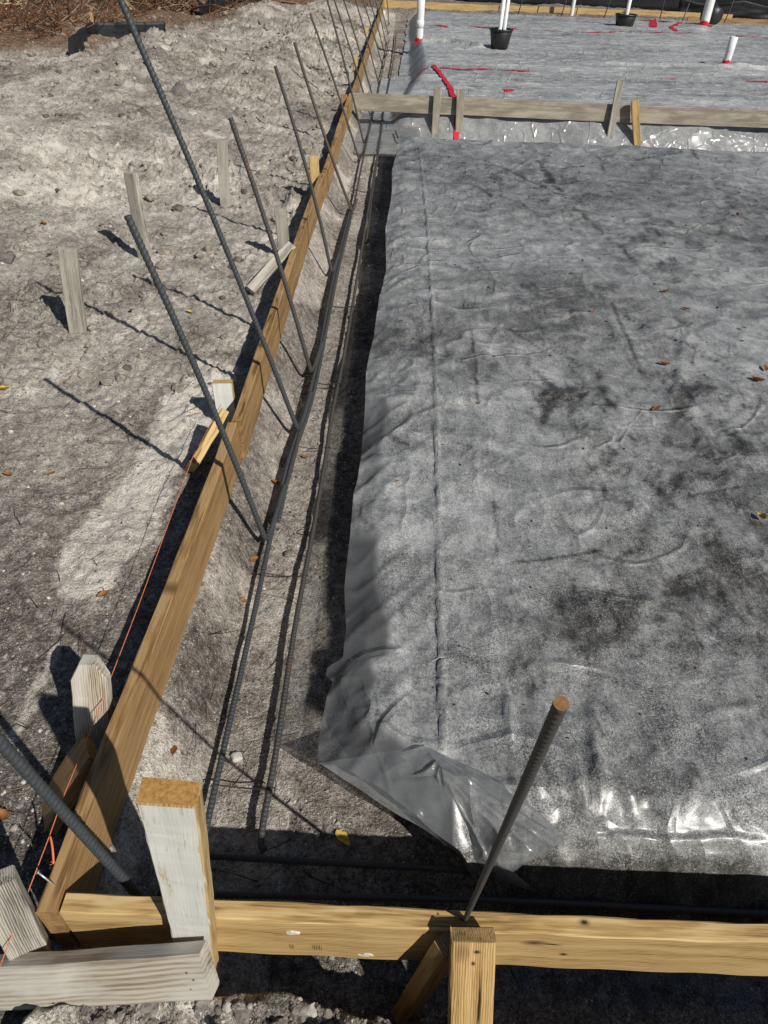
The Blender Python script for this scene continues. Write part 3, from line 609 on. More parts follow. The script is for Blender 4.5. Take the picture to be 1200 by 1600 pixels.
stake('wooden_stake', at(152, 1180, -.2), at(138, 1030, .10), .088, .038, W_WASH, (1, .12, 0), 'pointed grey stake with ribbed grain behind the orange string', group='stakes along the left form', seed=27, point=.05)
tag(board('brace_board', (-.765, 2.17, -.14), (-.675, 2.40, -.035), .11, .036, W_NEW2, wdir=(.5, -.2, .8), seed=28), 'split yellow brace wedged outside the left form at the first joint', 'brace', 'short braces outside the left form')
tag(board('brace_board', (-.84, 3.93, -.15), (-.625, 4.24, .015), .06, .036, W_GREY, wdir=(-.4, .4, .5), seed=29), 'grey sloping brace resting on the left form beside the thin stake', 'brace', 'short braces outside the left form')
tag(board('brace_board', (-.79, .79, -.18), (-.70, .905, -.065), .12, .036, W_NEW, wdir=(.6, -.5, .5), seed=30, rag=.012), 'dark brace with an orange splintered end below the pointed grey stake', 'brace', 'short braces outside the left form')
for k, (px, py, zz, Y_, lab) in enumerate(((533, 150, .03, 9.2, 'yellow stake just before the weathered cross board on the left form'), (517, 128, .02, 10.9, 'tan stake first past the weathered cross board on the left form'), (541, 108, .02, 12.3, 'pale stake beside the clods on the far left form'), (571, 62, .05, 16.2, 'small yellow stake high on the far left form'))):
    stake('wooden_stake', (-.66-.02*k, Y_, -.3), (-.655-.02*k, Y_, .0+zz), .07, .036, [W_NEW, W_GREY, W_NEW2, W_NEW2][k], (1, .2, 0), lab, group='stakes along the left form', seed=31+k)
CS = 'stakes nailed to the weathered cross board'
def cstake(t, b, W, m, lab, seed, Y_=9.455):
    T = atY(*t, Y_); B = atY(*b, Y_-.02); stake('wooden_stake', B+(B-T)*.5, T, W, .034, m, (1, 0, 0), lab, group=CS, seed=seed, step=.06)
cstake((684, 136), (680, 208), .088, W_OLD, 'weathered stake on the cross board, leftmost of its four', 41)
cstake((720, 139), (717, 210), .088, W_OLD, 'weathered stake right over the red tape on the cross board', 42)
cstake((970, 126), (953, 212), .080, W_GREY, 'tall grey stake leaning right on the cross board', 43, 9.47)
cstake((992, 156), (995, 216), .085, W_NEW2, 'short bright yellow stake on the cross board, rightmost of its four', 44, 9.43)

# foreground timber
ws = stake('wooden_stake', (-.372, .492, -.45), (-.297, .500, .528), .084, .038, W_PAINT, (1, 0, 0), 'white painted stake with a raw sawn top rising in front of the corner', seed=51, taper=(.82, 1.03), group='foreground stakes', step=.03)
bpy.context.view_layer.update()
def endcap(par, W, T, L):
    o = link('sawn_end', board_mesh(.004, W, T, seed=3, bow=0, step=.002), END); o.parent = par; o.location = (L+.0008, 0, 0)
endcap(ws, .0850, .0372, (Vector((-.297, .500, .528))-Vector((-.372, .492, -.45))).length)
al = R(28); fdir = Vector((0, -math.sin(al), -math.cos(al))); tdir = Vector((0, -math.cos(al), math.sin(al)))
pR = Vector(atY(330, 1467, .470)); pL = Vector(atY(-30, 1493, .470)); wb = .098
off = fdir*(wb/2)+tdir*.019
LL = (pR-pL).length
W_LOW = wood('whitewashed board', (.17, .125, .085), (.29, .235, .175), (.45, .405, .33), grain=.6, stain=(.52, .50, .44), spots=[(LL-.035, -.02, .012, .004, .02, .004), (LL-.025, -.02, -.004, .004, .02, .004), (LL-.036, -.02, -.024, .003, .02, .003)])
tag(board('low_board', pL+off, pR+off, wb, .038, W_LOW, wdir=-fdir, seed=52, bow=.001), 'whitewashed board with streaky grain lying level at the bottom left', 'board')
tag(board('brace_board', (.215, .262, -.40), (.203, .492, .045), .084, .038, wood('brace pine', (.26, .14, .045), (.44, .28, .11), (.58, .40, .18), grain=1.5, spots=[(.455, .019, -.002, .007, .03, .006), (.36, .019, .014, .09, .03, .005), (.48, .019, .004, .006, .03, .010)]), wdir=(1, 0, 0), seed=53, rag=.003, step=.03), 'yellow pine brace with a dark nail hole leaning on the front form', 'brace')
tag(board('wooden_stake', (.085, .470, -.42), (.168, .500, -.010), .07, .034, W_NEW, wdir=(.7, .5, 0), seed=54), 'shaded stake hiding behind the leaning brace at the bottom', 'stake', 'foreground stakes')
g0 = at(-8, 1375, .13); g1 = at(52, 1500, -.13)
tag(board('wooden_stake', g1, g0, .070, .036, W_GREY, wdir=(.6, .45, .5), seed=55), 'grey lit stake cut off by the left edge under the string', 'stake', 'foreground stakes')
# ------------------------------------------------------------------ rebar
def dowel(points, r, m, lab, rib=.0011, pitch=.011, seg=12, foot=None, name='rebar_dowel'):
    base = Vector(points[0]); o = empty(name, base); tag(o, lab, 'rebar', 'upright rebar dowels along the trench')
    me = tube_mesh(points, r, seg, rib, pitch); c = link('bar', me, m); c.parent = o; c.matrix_parent_inverse = Matrix.Translation(base).inverted()
    return o
def leaning(b, t, r, lab, m=RB, k=1, zb=-.31, foot=.34, far=False, bow=.012):
    B = at(*b, zb); T = atY(t[0], t[1], B[1]); d = T-B; fx = .015
    mid = (B+T)/2+np.array([bow, 0, 0]); q = B+d*.03
    P = [B+np.array([fx+.012, foot, .004]), B+np.array([fx, .12, 0]), B+np.array([.006, .045, -.004]), B+np.array([0, .012, .004]), q+np.array([0, 0, .01]), B*.75+T*.25+np.array([bow*.75, 0, 0]), mid, B*.25+T*.75+np.array([bow*.75, 0, 0]), T]
    return dowel(catmull(P, 6), r*1.22, m, lab, seg=6 if far else 12, rib=.0 if far else .0019, pitch=.0165)
leaning((415, 845), (199, 337), .0078, 'blue grey rebar dowel whose top stands before a grey stake, second from the camera')
leaning((465, 672), (187, -4), .0082, 'tallest rebar dowel, running out of the top edge over the sand')
leaning((486, 582), (360, 184), .0080, 'rebar dowel crossing the left form just below the sloping grey brace', RB_D)
leaning((518, 425), (430, 103), .0080, 'rebar dowel passing right in front of the bright yellow stake', RB_D, bow=.02)
leaning((549, 331), (460, 66), .0082, 'thin brownish rebar dowel whose top is level with the cross board', RB_R, bow=-.01)
ordw = ['just before', 'just behind', 'first beyond', 'second beyond', 'third beyond', 'fourth beyond', 'fifth beyond', 'sixth beyond', 'seventh beyond', 'eighth beyond']
bs = [(561, 250), (568, 223), (578, 180), (584, 158), (591, 130), (598, 105), (602, 88), (603, 68), (606, 53), (607, 38)]
tp = [(485, 22), (508, -12), (515, -22), (530, -22), (548, -24), (560, -22), (572, -18), (583, -12), (590, -8), (604, -4)]
for k, (b, t) in enumerate(zip(bs, tp)):
    leaning(b, t, .0085, 'dark rebar dowel in the left trench row, %s the cross board' % ordw[k], RB_D, far=True, zb=-.33, bow=.012)
dowel([(-.47, .61, -.34), (-.512, .608, -.115), (-.614, .609, .46), (-.70, .61, .95)], .0095, RB, 'thick grey rebar crossing the corner of the forms from the left edge', rib=.0016, pitch=.0135, seg=16)
nb_ = Vector(at(727, 1436, .006)); nt_ = Vector((.117, .260, 1.128)); ndir = nt_-nb_
dowel([nb_, nb_+ndir*.5, nt_], .0046, RB_D, 'slim dark rebar with a rusty cut end standing on the front form', rib=.0007, pitch=.0095, seg=16)
rod_ = [o for o in COL.objects if o.get('label', '').startswith('slim dark')][0]
c = link('cut_end', tube_mesh([nt_, nt_+ndir.normalized()*.0012], .0050, 16), plain('rusty cut end', (.24, .125, .05), .7, .3, .3, 300)); c.parent = rod_; c.matrix_parent_inverse = Matrix.Translation(rod_.location).inverted()
# long bars of the footing
def longbar(pts, lab, m=RB, r=.0078, grp='long bars lying in the left trench', rib=.0017, pitch=.013):
    o = link('rebar_bar', tube_mesh(pts, r, 10, rib, pitch), m); return tag(o, lab, 'rebar', grp)
bz = -.315
A1 = [at(x, y, bz) for x, y in ((317, 1318), (345, 1190), (399, 950), (428, 815), (453, 712), (478, 640), (497, 560), (522, 430), (549, 322))]
A2 = [at(x, y, bz+.004) for x, y in ((447, 760), (463, 700), (488, 596), (510, 515), (528, 425), (552, 325), (569, 240), (585, 170), (598, 110), (608, 62))]
B1 = [at(x, y, bz) for x, y in ((412, 1330), (409, 1300), (432, 1170), (456, 1010), (468, 940), (489, 830), (508, 720), (520, 640), (535, 570), (552, 470), (570, 360), (588, 250))]
B2 = [at(x, y, bz+.002) for x, y in ((572, 380), (584, 285), (596, 205), (601, 165), (612, 110), (617, 75), (619, 50))]
longbar(catmull(A1, 4), 'left long bar of the trench pair, near length with rusty patches', RB)
longbar(catmull(A2, 4), 'left long bar of the trench pair, far length lapped beside the near one', RB_D, pitch=.03)
longbar(catmull(B1, 4), 'right long bar of the trench pair, near length along the pad edge', RB_D)
longbar(catmull(B2, 4), 'right long bar of the trench pair, far length under the cross board', RB_D, pitch=.03)
A3 = [P+np.array([.017, 0, .003]) for P in A1[3:]]
longbar(catmull(A3, 4), 'third long bar touching the left bar of the trench pair', RB)
longbar([(-.50, .66, -.27), (.3, .672, -.262), (1.0, .668, -.268), (1.9, .67, -.27)], 'rebar lying in the shade behind the front form, nearer of two', RB_D, grp='bars in the front trench')
longbar([(-.48, .765, -.30), (.2, .755, -.30), (.45, .75, -.30), (1.9, .77, -.30)], 'rebar lying in the shade behind the front form, farther of two', RB_D, grp='bars in the front trench')
def interpx(Pts, y): P = np.array(Pts); o = np.argsort(P[:, 1]); return float(np.interp(y, P[o, 1], P[o, 0]))
wl = ['nearest thin tie wire joining the two long bars beside the white stake', 'tie wire beside the brown leaves in the trench', 'tie wire below the first long rebar hook', 'short tie wire near the joint of the left form', 'tie wire across the bars in front of the sloping brace', 'tie wire across the bars before the film crosses the trench', 'faint tie wire under the cross board', 'farthest tie wire among the far dowels']
for k, (px, lab) in enumerate(zip(((375, 1232), (440, 900), (480, 700), (500, 600), (530, 480), (575, 300), (590, 190), (600, 150)), wl)):
    y = at(*px, bz)[1]; xa, xb = (interpx(A1 if y < 6 else A2, y), interpx(B1 if y < 7.5 else B2, y))
    P = [(xa-.012, y, bz+.004), (xa-.006, y, bz+.012), (xa+.02, y+.003, bz+.006), ((xa+xb)/2, y+.004, bz-.004), (xb-.02, y-.002, bz+.005), (xb+.008, y, bz+.012), (xb+.014, y+.006, bz-.004)]
    tag(link('tie_wire', tube_mesh(catmull(P, 4), .0022 if k < 3 else .0035, 6), WIRE), lab, 'wire', 'tie wires between the long bars')
tw = at(728, 1430, .004)
tag(link('tie_wire', tube_mesh([(tw[0]-.045, .552, .004), (tw[0]-.001, .528, .006), (tw[0]+.001, .528, .012), (tw[0]+.001, .545, .03)], .0018, 6), WIRE), 'bent black wire hooked over the front form at the foot of the slim rebar', 'wire')
bk = [at(618, 205, -.30), at(622, 215, -.30), at(630, 222, -.30), at(655, 224, -.28)]
tag(link('rebar_bar', tube_mesh(catmull(bk, 5), .009, 8), RB_D), 'short black bent bar curving onto the film at the cross trench', 'rebar')
# far dowels beyond the far pad
fl = ['first', 'second', 'third', 'fourth', 'fifth', 'sixth']
for k, (px, py, hgt) in enumerate(((808, 22, .9), (876, 20, .9), (943, 24, .9), (1031, 28, .9), (1130, 34, .9), (1062, 28, .25))):
    B = at(px, py, -.05); B[1] = 22.95 if k != 4 else 22.4; q = ray(px, py); B = np.array([q[0]/q[1]*B[1], B[1], -.25])
    o = link('rebar_dowel', tube_mesh([B, B+np.array([.10 if k != 3 else .02, .02, hgt*.5]), B+np.array([.17 if k != 3 else .04, .03, hgt+.25])], .014, 6), RB_D)
    tag(o, 'thin dark dowel at the far end boards, %s from the left' % fl[k] if k < 5 else 'stub of dark dowel low against the far end boards', 'rebar', 'dowels at the far end')

# ------------------------------------------------------------------ pipes, buckets, tape
def lathe(prof, seg=28, axis=None):
    vs = []; n = len(prof)
    for r, z in prof:
        for j in range(seg): a = 2*math.pi*j/seg; vs.append((r*math.cos(a), r*math.sin(a), z))
    fs = [(i*seg+j, i*seg+(j+1) % seg, (i+1)*seg+(j+1) % seg, (i+1)*seg+j) for i in range(n-1) for j in range(seg)]
    return py_mesh(vs, fs, True)
def pipe(px, py, r, h, lab, lean=(0, 0), tape=True, coupling=None, z=None, group='white pipes standing in the far sheet'):
    B = at(px, py, -.1); zz = sz2(B[0], B[1]); o = empty('drain_pipe', (B[0], B[1], zz)); tag(o, lab, 'pipe', group)
    o.rotation_euler = (lean[0], lean[1], 0)
    c = link('pipe', lathe([(r*.86, h-.25), (r*.86, h), (r, h), (r, h*.5), (r, -.15)]), PVC); c.parent = o
    if tape:
        rr = np.random.default_rng(int(px)); vs = []; n = 26
        for k in range(n):
            a = 2*math.pi*k/n; hh = r*(.5+.5*rr.random()); q = r*(1.7+1.2*rr.random())
            vs += [(math.cos(a)*r*1.06, math.sin(a)*r*1.06, hh+.02), (math.cos(a)*r*1.1, math.sin(a)*r*1.1, .02), (math.cos(a)*q, math.sin(a)*q, .012)]
        fs = []
        for k in range(n):
            i, j = 3*k, 3*((k+1) % n); fs += [(i, j, j+1, i+1), (i+1, j+1, j+2, i+2)]
        t_ = link('red_tape', py_mesh(vs, fs), TAPE); t_.parent = o
    if coupling: 
        q = link('coupling', lathe([(r*1.0, coupling), (r*1.09, coupling+.005), (r*1.09, coupling+.10), (r, coupling+.105)]), PVC); q.parent = o
    return o
p1 = pipe(655, 62, .072, .95, 'thick white pipe nearest the left form, ringed with a faint blue line', coupling=.25)
ring = link('print_ring', lathe([(.0735, .235), (.0735, .245)]), plain('blue grey print', (.25, .28, .36), .5)); ring.parent = p1
pipe(1133, 103, .064, .40, 'short open white pipe standing alone on the right of the far sheet', lean=(0, .03))
pipe(893, 22, .05, .9, 'thin white pipe rising at the far edge between two buckets', lean=(0, .02))
pipe(1099, 43, .105, .95, 'thick white pipe with a collar and much red tape before the tipped bucket', coupling=.62)
def bucket(px, py, r0, r1, h, lab, rot=(0, 0, 0), dz=0., z=None):
    B = at(px, py, -.1); zz = sz2(B[0], B[1]) if z is None else z; o = empty('plastic_bucket', (B[0], B[1], zz+dz)); tag(o, lab, 'bucket', 'black buckets on the far sheet'); o.rotation_euler = rot
    b = link('tub', lathe([(0.001, .0), (r0, 0), (r1, h-.03), (r1*.95, h-.02), (r0*.95, .01), (.001, .01)]), BLACKP); b.parent = o
    rm = link('rim', lathe([(r1, h-.035), (r1*1.07, h-.03), (r1*1.07, h), (r1*.95, h), (r1*.95, h-.02)]), BLACKP); rm.parent = o
    return o
bucket(780, 76, .15, .20, .30, 'round black bucket with two thin white pipes standing in it')
bucket(975, 41, .20, .24, .24, 'low black bucket holding one thin white pipe near the far edge')
bucket(1117, 41, .17, .23, .34, 'tipped black bucket lying behind the thick taped pipe', rot=(R(-78), R(8), R(28)), dz=.2)
def thinpipe(px, py, r, lab, dx=0, dy=0):
    B = at(px, py, -.1); o = link('drain_pipe', lathe([(r*.8, .9), (r*.8, 1.1), (r, 1.1), (r, .02)]), PVC); o.location = (B[0]+dx, B[1]+dy, sz2(B[0], B[1])); o.rotation_euler = (0, R(1.5), 0)
    tag(o, lab, 'pipe', 'thin white pipes in buckets')
thinpipe(780, 76, .036, 'thin white pipe in the round bucket, left of the two', dx=-.035); thinpipe(780, 76, .030, 'thin white pipe in the round bucket, right of the two', dx=.05, dy=.03)
thinpipe(975, 41, .045, 'thin white pipe standing in the low bucket near the far edge')
def ribbon(pts, w, lab, seed=0, dz=.012):
    P = np.array(catmull([(x, y, 0) for x, y in pts], 14)); T = np.gradient(P, axis=0); T /= np.linalg.norm(T, axis=1)[:, None]; Nn = np.stack([-T[:, 1], T[:, 0]], 1); vs = []
    for i, p in enumerate(P):
        ww = w*(1+.35*float(fbm(np.array([i*.4]), np.array([seed*1.]), 101, 2)[0]))
        for sgn in (-1, -.33, .33, 1): x, y = p[0]+Nn[i, 0]*ww/2*sgn, p[1]+Nn[i, 1]*ww/2*sgn; vs.append((x, y, sz2(x, y)+dz))
    n = len(P); fs = [(4*i+j, 4*i+j+1, 4*i+j+5, 4*i+j+4) for i in range(n-1) for j in range(3)]
    return tag(link('red_tape', py_mesh(vs, fs, True), TAPE), lab, 'tape', 'red seam tape on the far sheet')
def wp(px): return [tuple(at(*q, -.1)[:2]) for q in px]
ribbon([*wp([(677, 103), (690, 118), (702, 136)]), (.665, 10.3), (.69, 9.75), (.70, 9.2), (.705, 8.75)], .07, 'broad strip of red tape hanging down behind the cross board', 1, .02)
ribbon(wp([(643, 114), (655, 109), (668, 106)]), .07, 'short curved red tape at the left edge of the far sheet', 2)
ribbon(wp([(683, 106), (720, 108), (760, 109), (792, 110), (830, 111)]), .05, 'thin red tape line running right from the broad strip', 3)
ribbon(wp([(1033, 122), (1056, 124)]), .05, 'little red tape dash in the middle of the far sheet', 4)
ribbon(wp([(1166, 127), (1200, 129)]), .06, 'little red tape dash at the right edge of the far sheet', 5)
ribbon(wp([(664, 41), (700, 43)]), .10, 'red tape dash beside the thick left pipe', 6)
ribbon(wp([(735, 43), (772, 45)]), .08, 'red tape dash just left of the round bucket', 7)
ribbon(wp([(800, 45), (860, 49), (930, 51), (1000, 51), (1080, 52)]), .06, 'long thin red tape line across the far sheet', 8)
ribbon(wp([(1150, 57), (1180, 59), (1206, 60)]), .12, 'red tape line beyond the short open pipe', 9)
ribbon(wp([(990, 27), (1012, 33)]), .10, 'red tape slant right of the low bucket', 10)
ribbon(wp([(1020.5, 33), (1020.5, 43)]), .16, 'upright red tape patch between the low bucket and thick pipe', 11)
ribbon(wp([(1085, 39), (1062, 40), (1048, 44), (1058, 50)]), .10, 'hooked red tape beside the thick taped pipe', 12)
ribbon(wp([(792, 140), (796, 142)]), .14, 'tiny red scrap on the far sheet above the cross board', 13)
ribbon(wp([(1108, 104), (1118, 103)]), .05, 'small red scrap left of the short open pipe', 14)
ribbon(wp([(1145, 103), (1158, 104)]), .05, 'small red scrap right of the short open pipe', 15)

# ------------------------------------------------------------------ string, nail
sp_ = [at(345, 632, .02), at(300, 717, .0), at(215, 950, .0), at(140, 1145, .0), at(97, 1250, .0), at(77, 1307, .012), at(49, 1380, .0), at(0, 1510, .0), at(-40, 1600, 0)]
st_ = empty('string_line', sp_[5]); tag(st_, 'thin orange string stretched along the outside of the left form', 'string')
c = link('string', tube_mesh(sp_, .0011, 6), ORANGE); c.parent = st_; c.matrix_parent_inverse = Matrix.Translation(st_.location).inverted()
kn = at(77, 1307, .012); ke = at(84, 1350, .0)
c = link('loose_end', tube_mesh(catmull([kn, kn+np.array([.006, -.005, .004]), (kn+ke)/2+np.array([.004, 0, .006]), ke], 6), .0024, 6), ORANGE); c.parent = st_; c.matrix_parent_inverse = Matrix.Translation(st_.location).inverted()
vs = []; fs = []
for k in range(7):
    a = k*.9; i = len(vs); d = np.array([math.cos(a), math.sin(a), .2])*.008; vs += [ke, ke+d, ke+d+np.array([.001, .001, .001])]; fs.append((i, i+1, i+2))
c = link('frayed_tuft', py_mesh(vs, fs), ORANGE); c.parent = st_; c.matrix_parent_inverse = Matrix.Translation(st_.location).inverted()
na, nb2 = at(59, 1363, .045), at(88, 1386, .001)
o = empty('nail', nb2); tag(o, 'bright bent nail driven into the left form under the string knot', 'nail')
c = link('shank', tube_mesh([nb2, (nb2+na)/2+np.array([0, 0, .002]), na], .0019, 8), NAIL); c.parent = o; c.matrix_parent_inverse = Matrix.Translation(o.location).inverted()
hd = (na-nb2)/np.linalg.norm(na-nb2); c = link('head', tube_mesh([na, na+hd*.0015], .0042, 10), NAIL); c.parent = o; c.matrix_parent_inverse = Matrix.Translation(o.location).inverted()

# ------------------------------------------------------------------ silt fences
def fence(pts, zb, h, lab, par_posts=(), seed=0, cat='fence', sag=.12, lean=(0, 0)):
    P = np.array(catmull([(x, y, 0) for x, y in pts], 16)); n = len(P); nz = 10; o = empty('silt_fence', (P[0][0], P[0][1], zb)); tag(o, lab, cat, 'black silt fences')
    V = np.zeros((nz, n, 3))
    for j in range(nz):
        t = j/(nz-1); i = np.arange(n)
        hh = h*(1-sag*np.abs(np.sin(i/16*math.pi))); V[j, :, 2] = zb+hh*t
        w = .05*fbm(i*.25+seed, np.full(n, t*3), 110+seed, 3); V[j, :, 0] = P[:, 0]+w+lean[0]*t*h; V[j, :, 1] = P[:, 1]+w+lean[1]*t*h
    me = grid_mesh(V[..., 0], V[..., 1], V[..., 2]); c = link('cloth', me, CLOTH); c.parent = o; c.matrix_parent_inverse = Matrix.Translation(o.location).inverted()
    md = c.modifiers.new('thick', 'SOLIDIFY'); md.thickness = .006
    for (x, y) in par_posts:
        c = board('post', (x, y, zb-.1), (x+lean[0]*h, y+lean[1]*h, zb+h+.12), .04, .03, W_NEW2, wdir=(1, 0, 0), seed=int(abs(x*10))); c.parent = o; c.matrix_parent_inverse = Matrix.Translation(o.location).inverted()
fence([(-4.75, 11.6), (-5.0, 12.9), (-5.15, 13.8), (-4.6, 14.1), (-4.1, 14.35)], -.25, .44, 'sagging black silt fence behind the sand mound at the top left', [(-5.15, 13.85)], 1, sag=.04)
fence([(-4.45, 18.4), (-4.3, 19.2), (-3.9, 21.0), (-3.5, 24)], -.2, .50, 'second black silt fence dipping between mounds at the top', [], 2, sag=.35)
fence([(1.8, 25.8), (5.0, 25.6), (9.0, 25.5), (13.0, 25.0), (17.5, 24.8)], -.12, 1.25, 'long black silt fence behind the far end boards', [(4.9, 25.7), (9.1, 25.6), (13.1, 25.1)], 3, sag=.05)
fence([(7.8, 24.5), (9.5, 24.25), (12.0, 24.1), (17.0, 24.0)], -.12, .42, 'low slumped black cloth at the foot of the long silt fence', [], 4, sag=.3)

# ------------------------------------------------------------------ leaves, stones, clods, twigs
def leaf_mesh(L, W, curl, seed):
    r = np.random.default_rng(seed); n = 9; vs = []
    for i in range(n):
        t = i/(n-1); w = W*math.sin(math.pi*t**.8)**.8*(1+.1*r.normal()); x = (t-.5)*L
        for s_ in (-1, 0, 1): vs.append((x, s_*w/2, curl*L*(abs(s_)*.35*math.sin(3.14*t)+(t-.5)**2*1.2)+.001))
    fs = [(3*i+j, 3*i+3+j, 3*i+4+j, 3*i+1+j) for i in range(n-1) for j in (0, 1)]
    return py_mesh(vs, fs, True)
def s1z(x, y): X_ = np.array([float(x)]); Y_ = np.array([float(y)]); return float((pad1(X_, Y_)+folds1(X_, Y_))[0])
LV = [((1038, 464), .055, LEAFB, 1, 'brown leaf with curled edges high on the near sheet'), ((1037, 572), .055, LEAFB, 1, 'dark red leaf beside the bent wrinkle of the near sheet'), ((1025, 640), .05, LEAFB, 1, 'brown leaf at the lower end of the bent wrinkle'),
      ((1194, 577), .05, LEAFB, 1, 'red brown leaf at the right edge of the near sheet'), ((1182, 598), .06, LEAFO, 1, 'orange leaf at the right edge just below a red brown one'), ((1189, 812), .045, LEAFY, 1, 'yellow leaf at the right edge halfway down the near sheet'),
      ((1160, 517), .03, LEAFB, 1, 'small dark leaf right of the bent wrinkle top'), ((1070, 487), .05, LEAFB, 1, 'thin tan leaf just above the bent wrinkle'), ((1150, 340), .05, LEAFB, 1, 'small reddish leaf far up the right of the near sheet'),
      ((620, 760), .012, LEAFB, 1, 'tiny brown leaf near the left hem of the near sheet'), ((925, 492), .03, LEAFO, 1, 'small tan leaf at the end of a dark streak on the near sheet'), ((748, 634), .018, LEAFB, 1, 'tiny red leaf right of the long crease'),
      ((6, 613), .055, LEAFY, 0, 'large yellow leaf at the left edge of the sand'), ((12, 743), .04, LEAFO, 0, 'rusty orange leaf on the sand at the left edge'), ((80, 741), .04, LEAFO, 0, 'narrow orange leaf lying right of the rusty one'),
      ((163, 932), .04, LEAFO, 0, 'orange leaf at the foot of the pale sand strip'), ((66, 340), .05, LEAFO, 0, 'thin orange leaf up the sand left of the stakes'), ((77, 399), .05, LEAFB, 0, 'brown leaf just left of the nearest far stake'),
      ((205, 486), .04, LEAFB, 0, 'small dark red leaf between the two leaning rebar shadows'), ((296, 488), .04, LEAFY, 0, 'yellow leaf on the sand between the two long rebars'), ((278, 1196), .035, LEAFB, 0, 'brown leaf on the bank beside the white stake'),
      ((536, 1312), .055, LEAFY, 0, 'yellow leaf on the trench floor at the shade line'), ((476, 715), .035, LEAFO, 0, 'orange leaf between the two long bars in the trench'), ((431, 758), .045, LEAFB, 0, 'curled brown leaf left of the long bars'),
      ((396, 877), .045, LEAFO, 0, 'brown leaf below the hook of the second dowel'), ((381, 940), .03, LEAFO, 0, 'small orange leaf left of the near long bar'), ((4, 1272), .04, LEAFO, 0, 'orange leaf at the left edge above the thick rebar')]
for k, (px, L_, m, on, lab) in enumerate(LV):
    p = at(*px, TOP1 if on else (-.16 if px[0] < 300 else -.34)); z = s1z(p[0], p[1])+.006 if on else gz(p[0], p[1])+.006
    if not on: p = at(*px, z); z = gz(p[0], p[1])+.006
    o = link('fallen_leaf', leaf_mesh(L_*1.05, L_*.5, random.uniform(.3, 1.1), k), m); o.location = (p[0], p[1], z); o.rotation_euler = (random.uniform(-.25, .25), random.uniform(-.25, .25), random.uniform(0, 6.28)); tag(o, lab, 'leaf', 'fallen leaves')
def rock_data(r, seed, sub=2):
    import bmesh
    bm = bmesh.new(); bmesh.ops.create_icosphere(bm, subdivisions=sub, radius=1); q = np.random.default_rng(seed)
    a, b = q.uniform(0, 9, 2); out = []
    for v in bm.verts:
        k = 1+.6*float(fbm(np.array([v.co.x*1.4+a+v.co.z]), np.array([v.co.y*1.4+b-v.co.z*.7]), seed, 3, .6)[0]); v.co = v.co*k*r; v.co.z *= .65; out.append(tuple(v.co))
    fs = [tuple(w.index for w in f.verts) for f in bm.faces]; bm.free(); return out, fs
def rock(px, r, m, lab, z=-.16):
    p = at(*px, z); z = gz(p[0], p[1]); p = at(*px, z); z = gz(p[0], p[1]); v, f = rock_data(r, int(px[0]+px[1]), 3); o = link('stone', py_mesh(v, f, True), m); o.location = (p[0], p[1], z+r*.25); o.rotation_euler = (0, 0, px[0]); tag(o, lab, 'stone', 'loose stones')
rock((371, 1184), .017, STONE, 'round pale pebble between the long bars and the white stake', -.35)
rock((10, 408), .055, STONE_D, 'large dark stone at the left edge of the sand')
rock((98, 506), .035, STONE_D, 'dark clod at the foot of the nearest far stake')
rock((450, 867), .016, STONE_D, 'grey pebble between the trench bars below the second dowel', -.35)
rock((244, 372), .016, STONE, 'small white stone beside the grey stake behind the rebar')
rock((281, 144), .10, STONE_D, 'dark stone far up the sand beside the tallest rebar')
def scatter_stuff(name, n, place, mats, rmin, rmax, seed, sub=1):
    q = np.random.default_rng(seed); protos = [rock_data(1, seed+k, sub) for k in range(8)]; VS = []; FS = []; MI = []
    xs, ys_ = place(q, n); zs = ground_h(xs, ys_)
    for i in range(len(xs)):
        v, f = protos[i % 8]; r = rmin*(rmax/rmin)**(q.random()**2.2)*(1+.12*max(0, ys_[i])); a = q.uniform(0, 6.28); c_, s_ = math.cos(a), math.sin(a); b = len(VS)
        for (x, y, z) in v: VS.append((xs[i]+(x*c_-y*s_)*r, ys_[i]+(x*s_+y*c_)*r*q.uniform(.98, 1.02), zs[i]+z*r+r*.15))
        FS += [tuple(w+b for w in g) for g in f]; MI += [0 if q.random() < .9 else 1]*len(f)
    me = py_mesh(VS, FS, False); o = link(name, me); [me.materials.append(m) for m in mats]; me.polygons.foreach_set('material_index', MI); o['kind'] = 'stuff'; return o
def pl_ground(q, n):
    y = .45+17*q.random(n)**1.5; x = np.where(q.random(n) < .72, -.72-(.2+.62*y)*q.random(n), -.47+.40*q.random(n)); return x, y
scatter_stuff('soil_crumbs', 15000, pl_ground, [plain('soil crumb', (.27, .25, .22), .95, .1, .4, 50, .004), plain('shell crumb', (.55, .52, .46), .9, .2, .2)], .0012, .009, 5)
q_ = np.random.default_rng(31); VS = []; FS = []; pr = [rock_data(1, 40+k, 1) for k in range(6)]
for i in range(190):
    y = .95+6.6*q_.random()**1.3; x = .12+(.35+.55*y)*q_.random(); r = .0016*(3.2**q_.random())*(1+.35*y); z = s1z(x, y)+r*.3; b = len(VS); v, f = pr[i % 6]; a = q_.uniform(0, 6.28)
    for (vx, vy, vz) in v: VS.append((x+(vx*math.cos(a)-vy*math.sin(a)*.5)*r, y+(vx*math.sin(a)+vy*math.cos(a)*.5)*r, z+vz*r*.5))
    FS += [tuple(w+b for w in g) for g in f]
o = link('dirt_specks', py_mesh(VS, FS), plain('dark speck', (.05, .04, .032), .9, .1, .4)); o['kind'] = 'stuff'
def pl_far(q, n):
    y = 2.8+16*q.random(n)**1.3; return -.80-(.25+.60*y)*q.random(n)**1.1, y
scatter_stuff('soil_clods', 2600, pl_far, [plain('sandy clod', (.27, .24, .20), .95, .1, .4, 40, .006), plain('dark clod', (.13, .11, .09), .95, .1, .4, 40, .006)], .005, .028, 15)
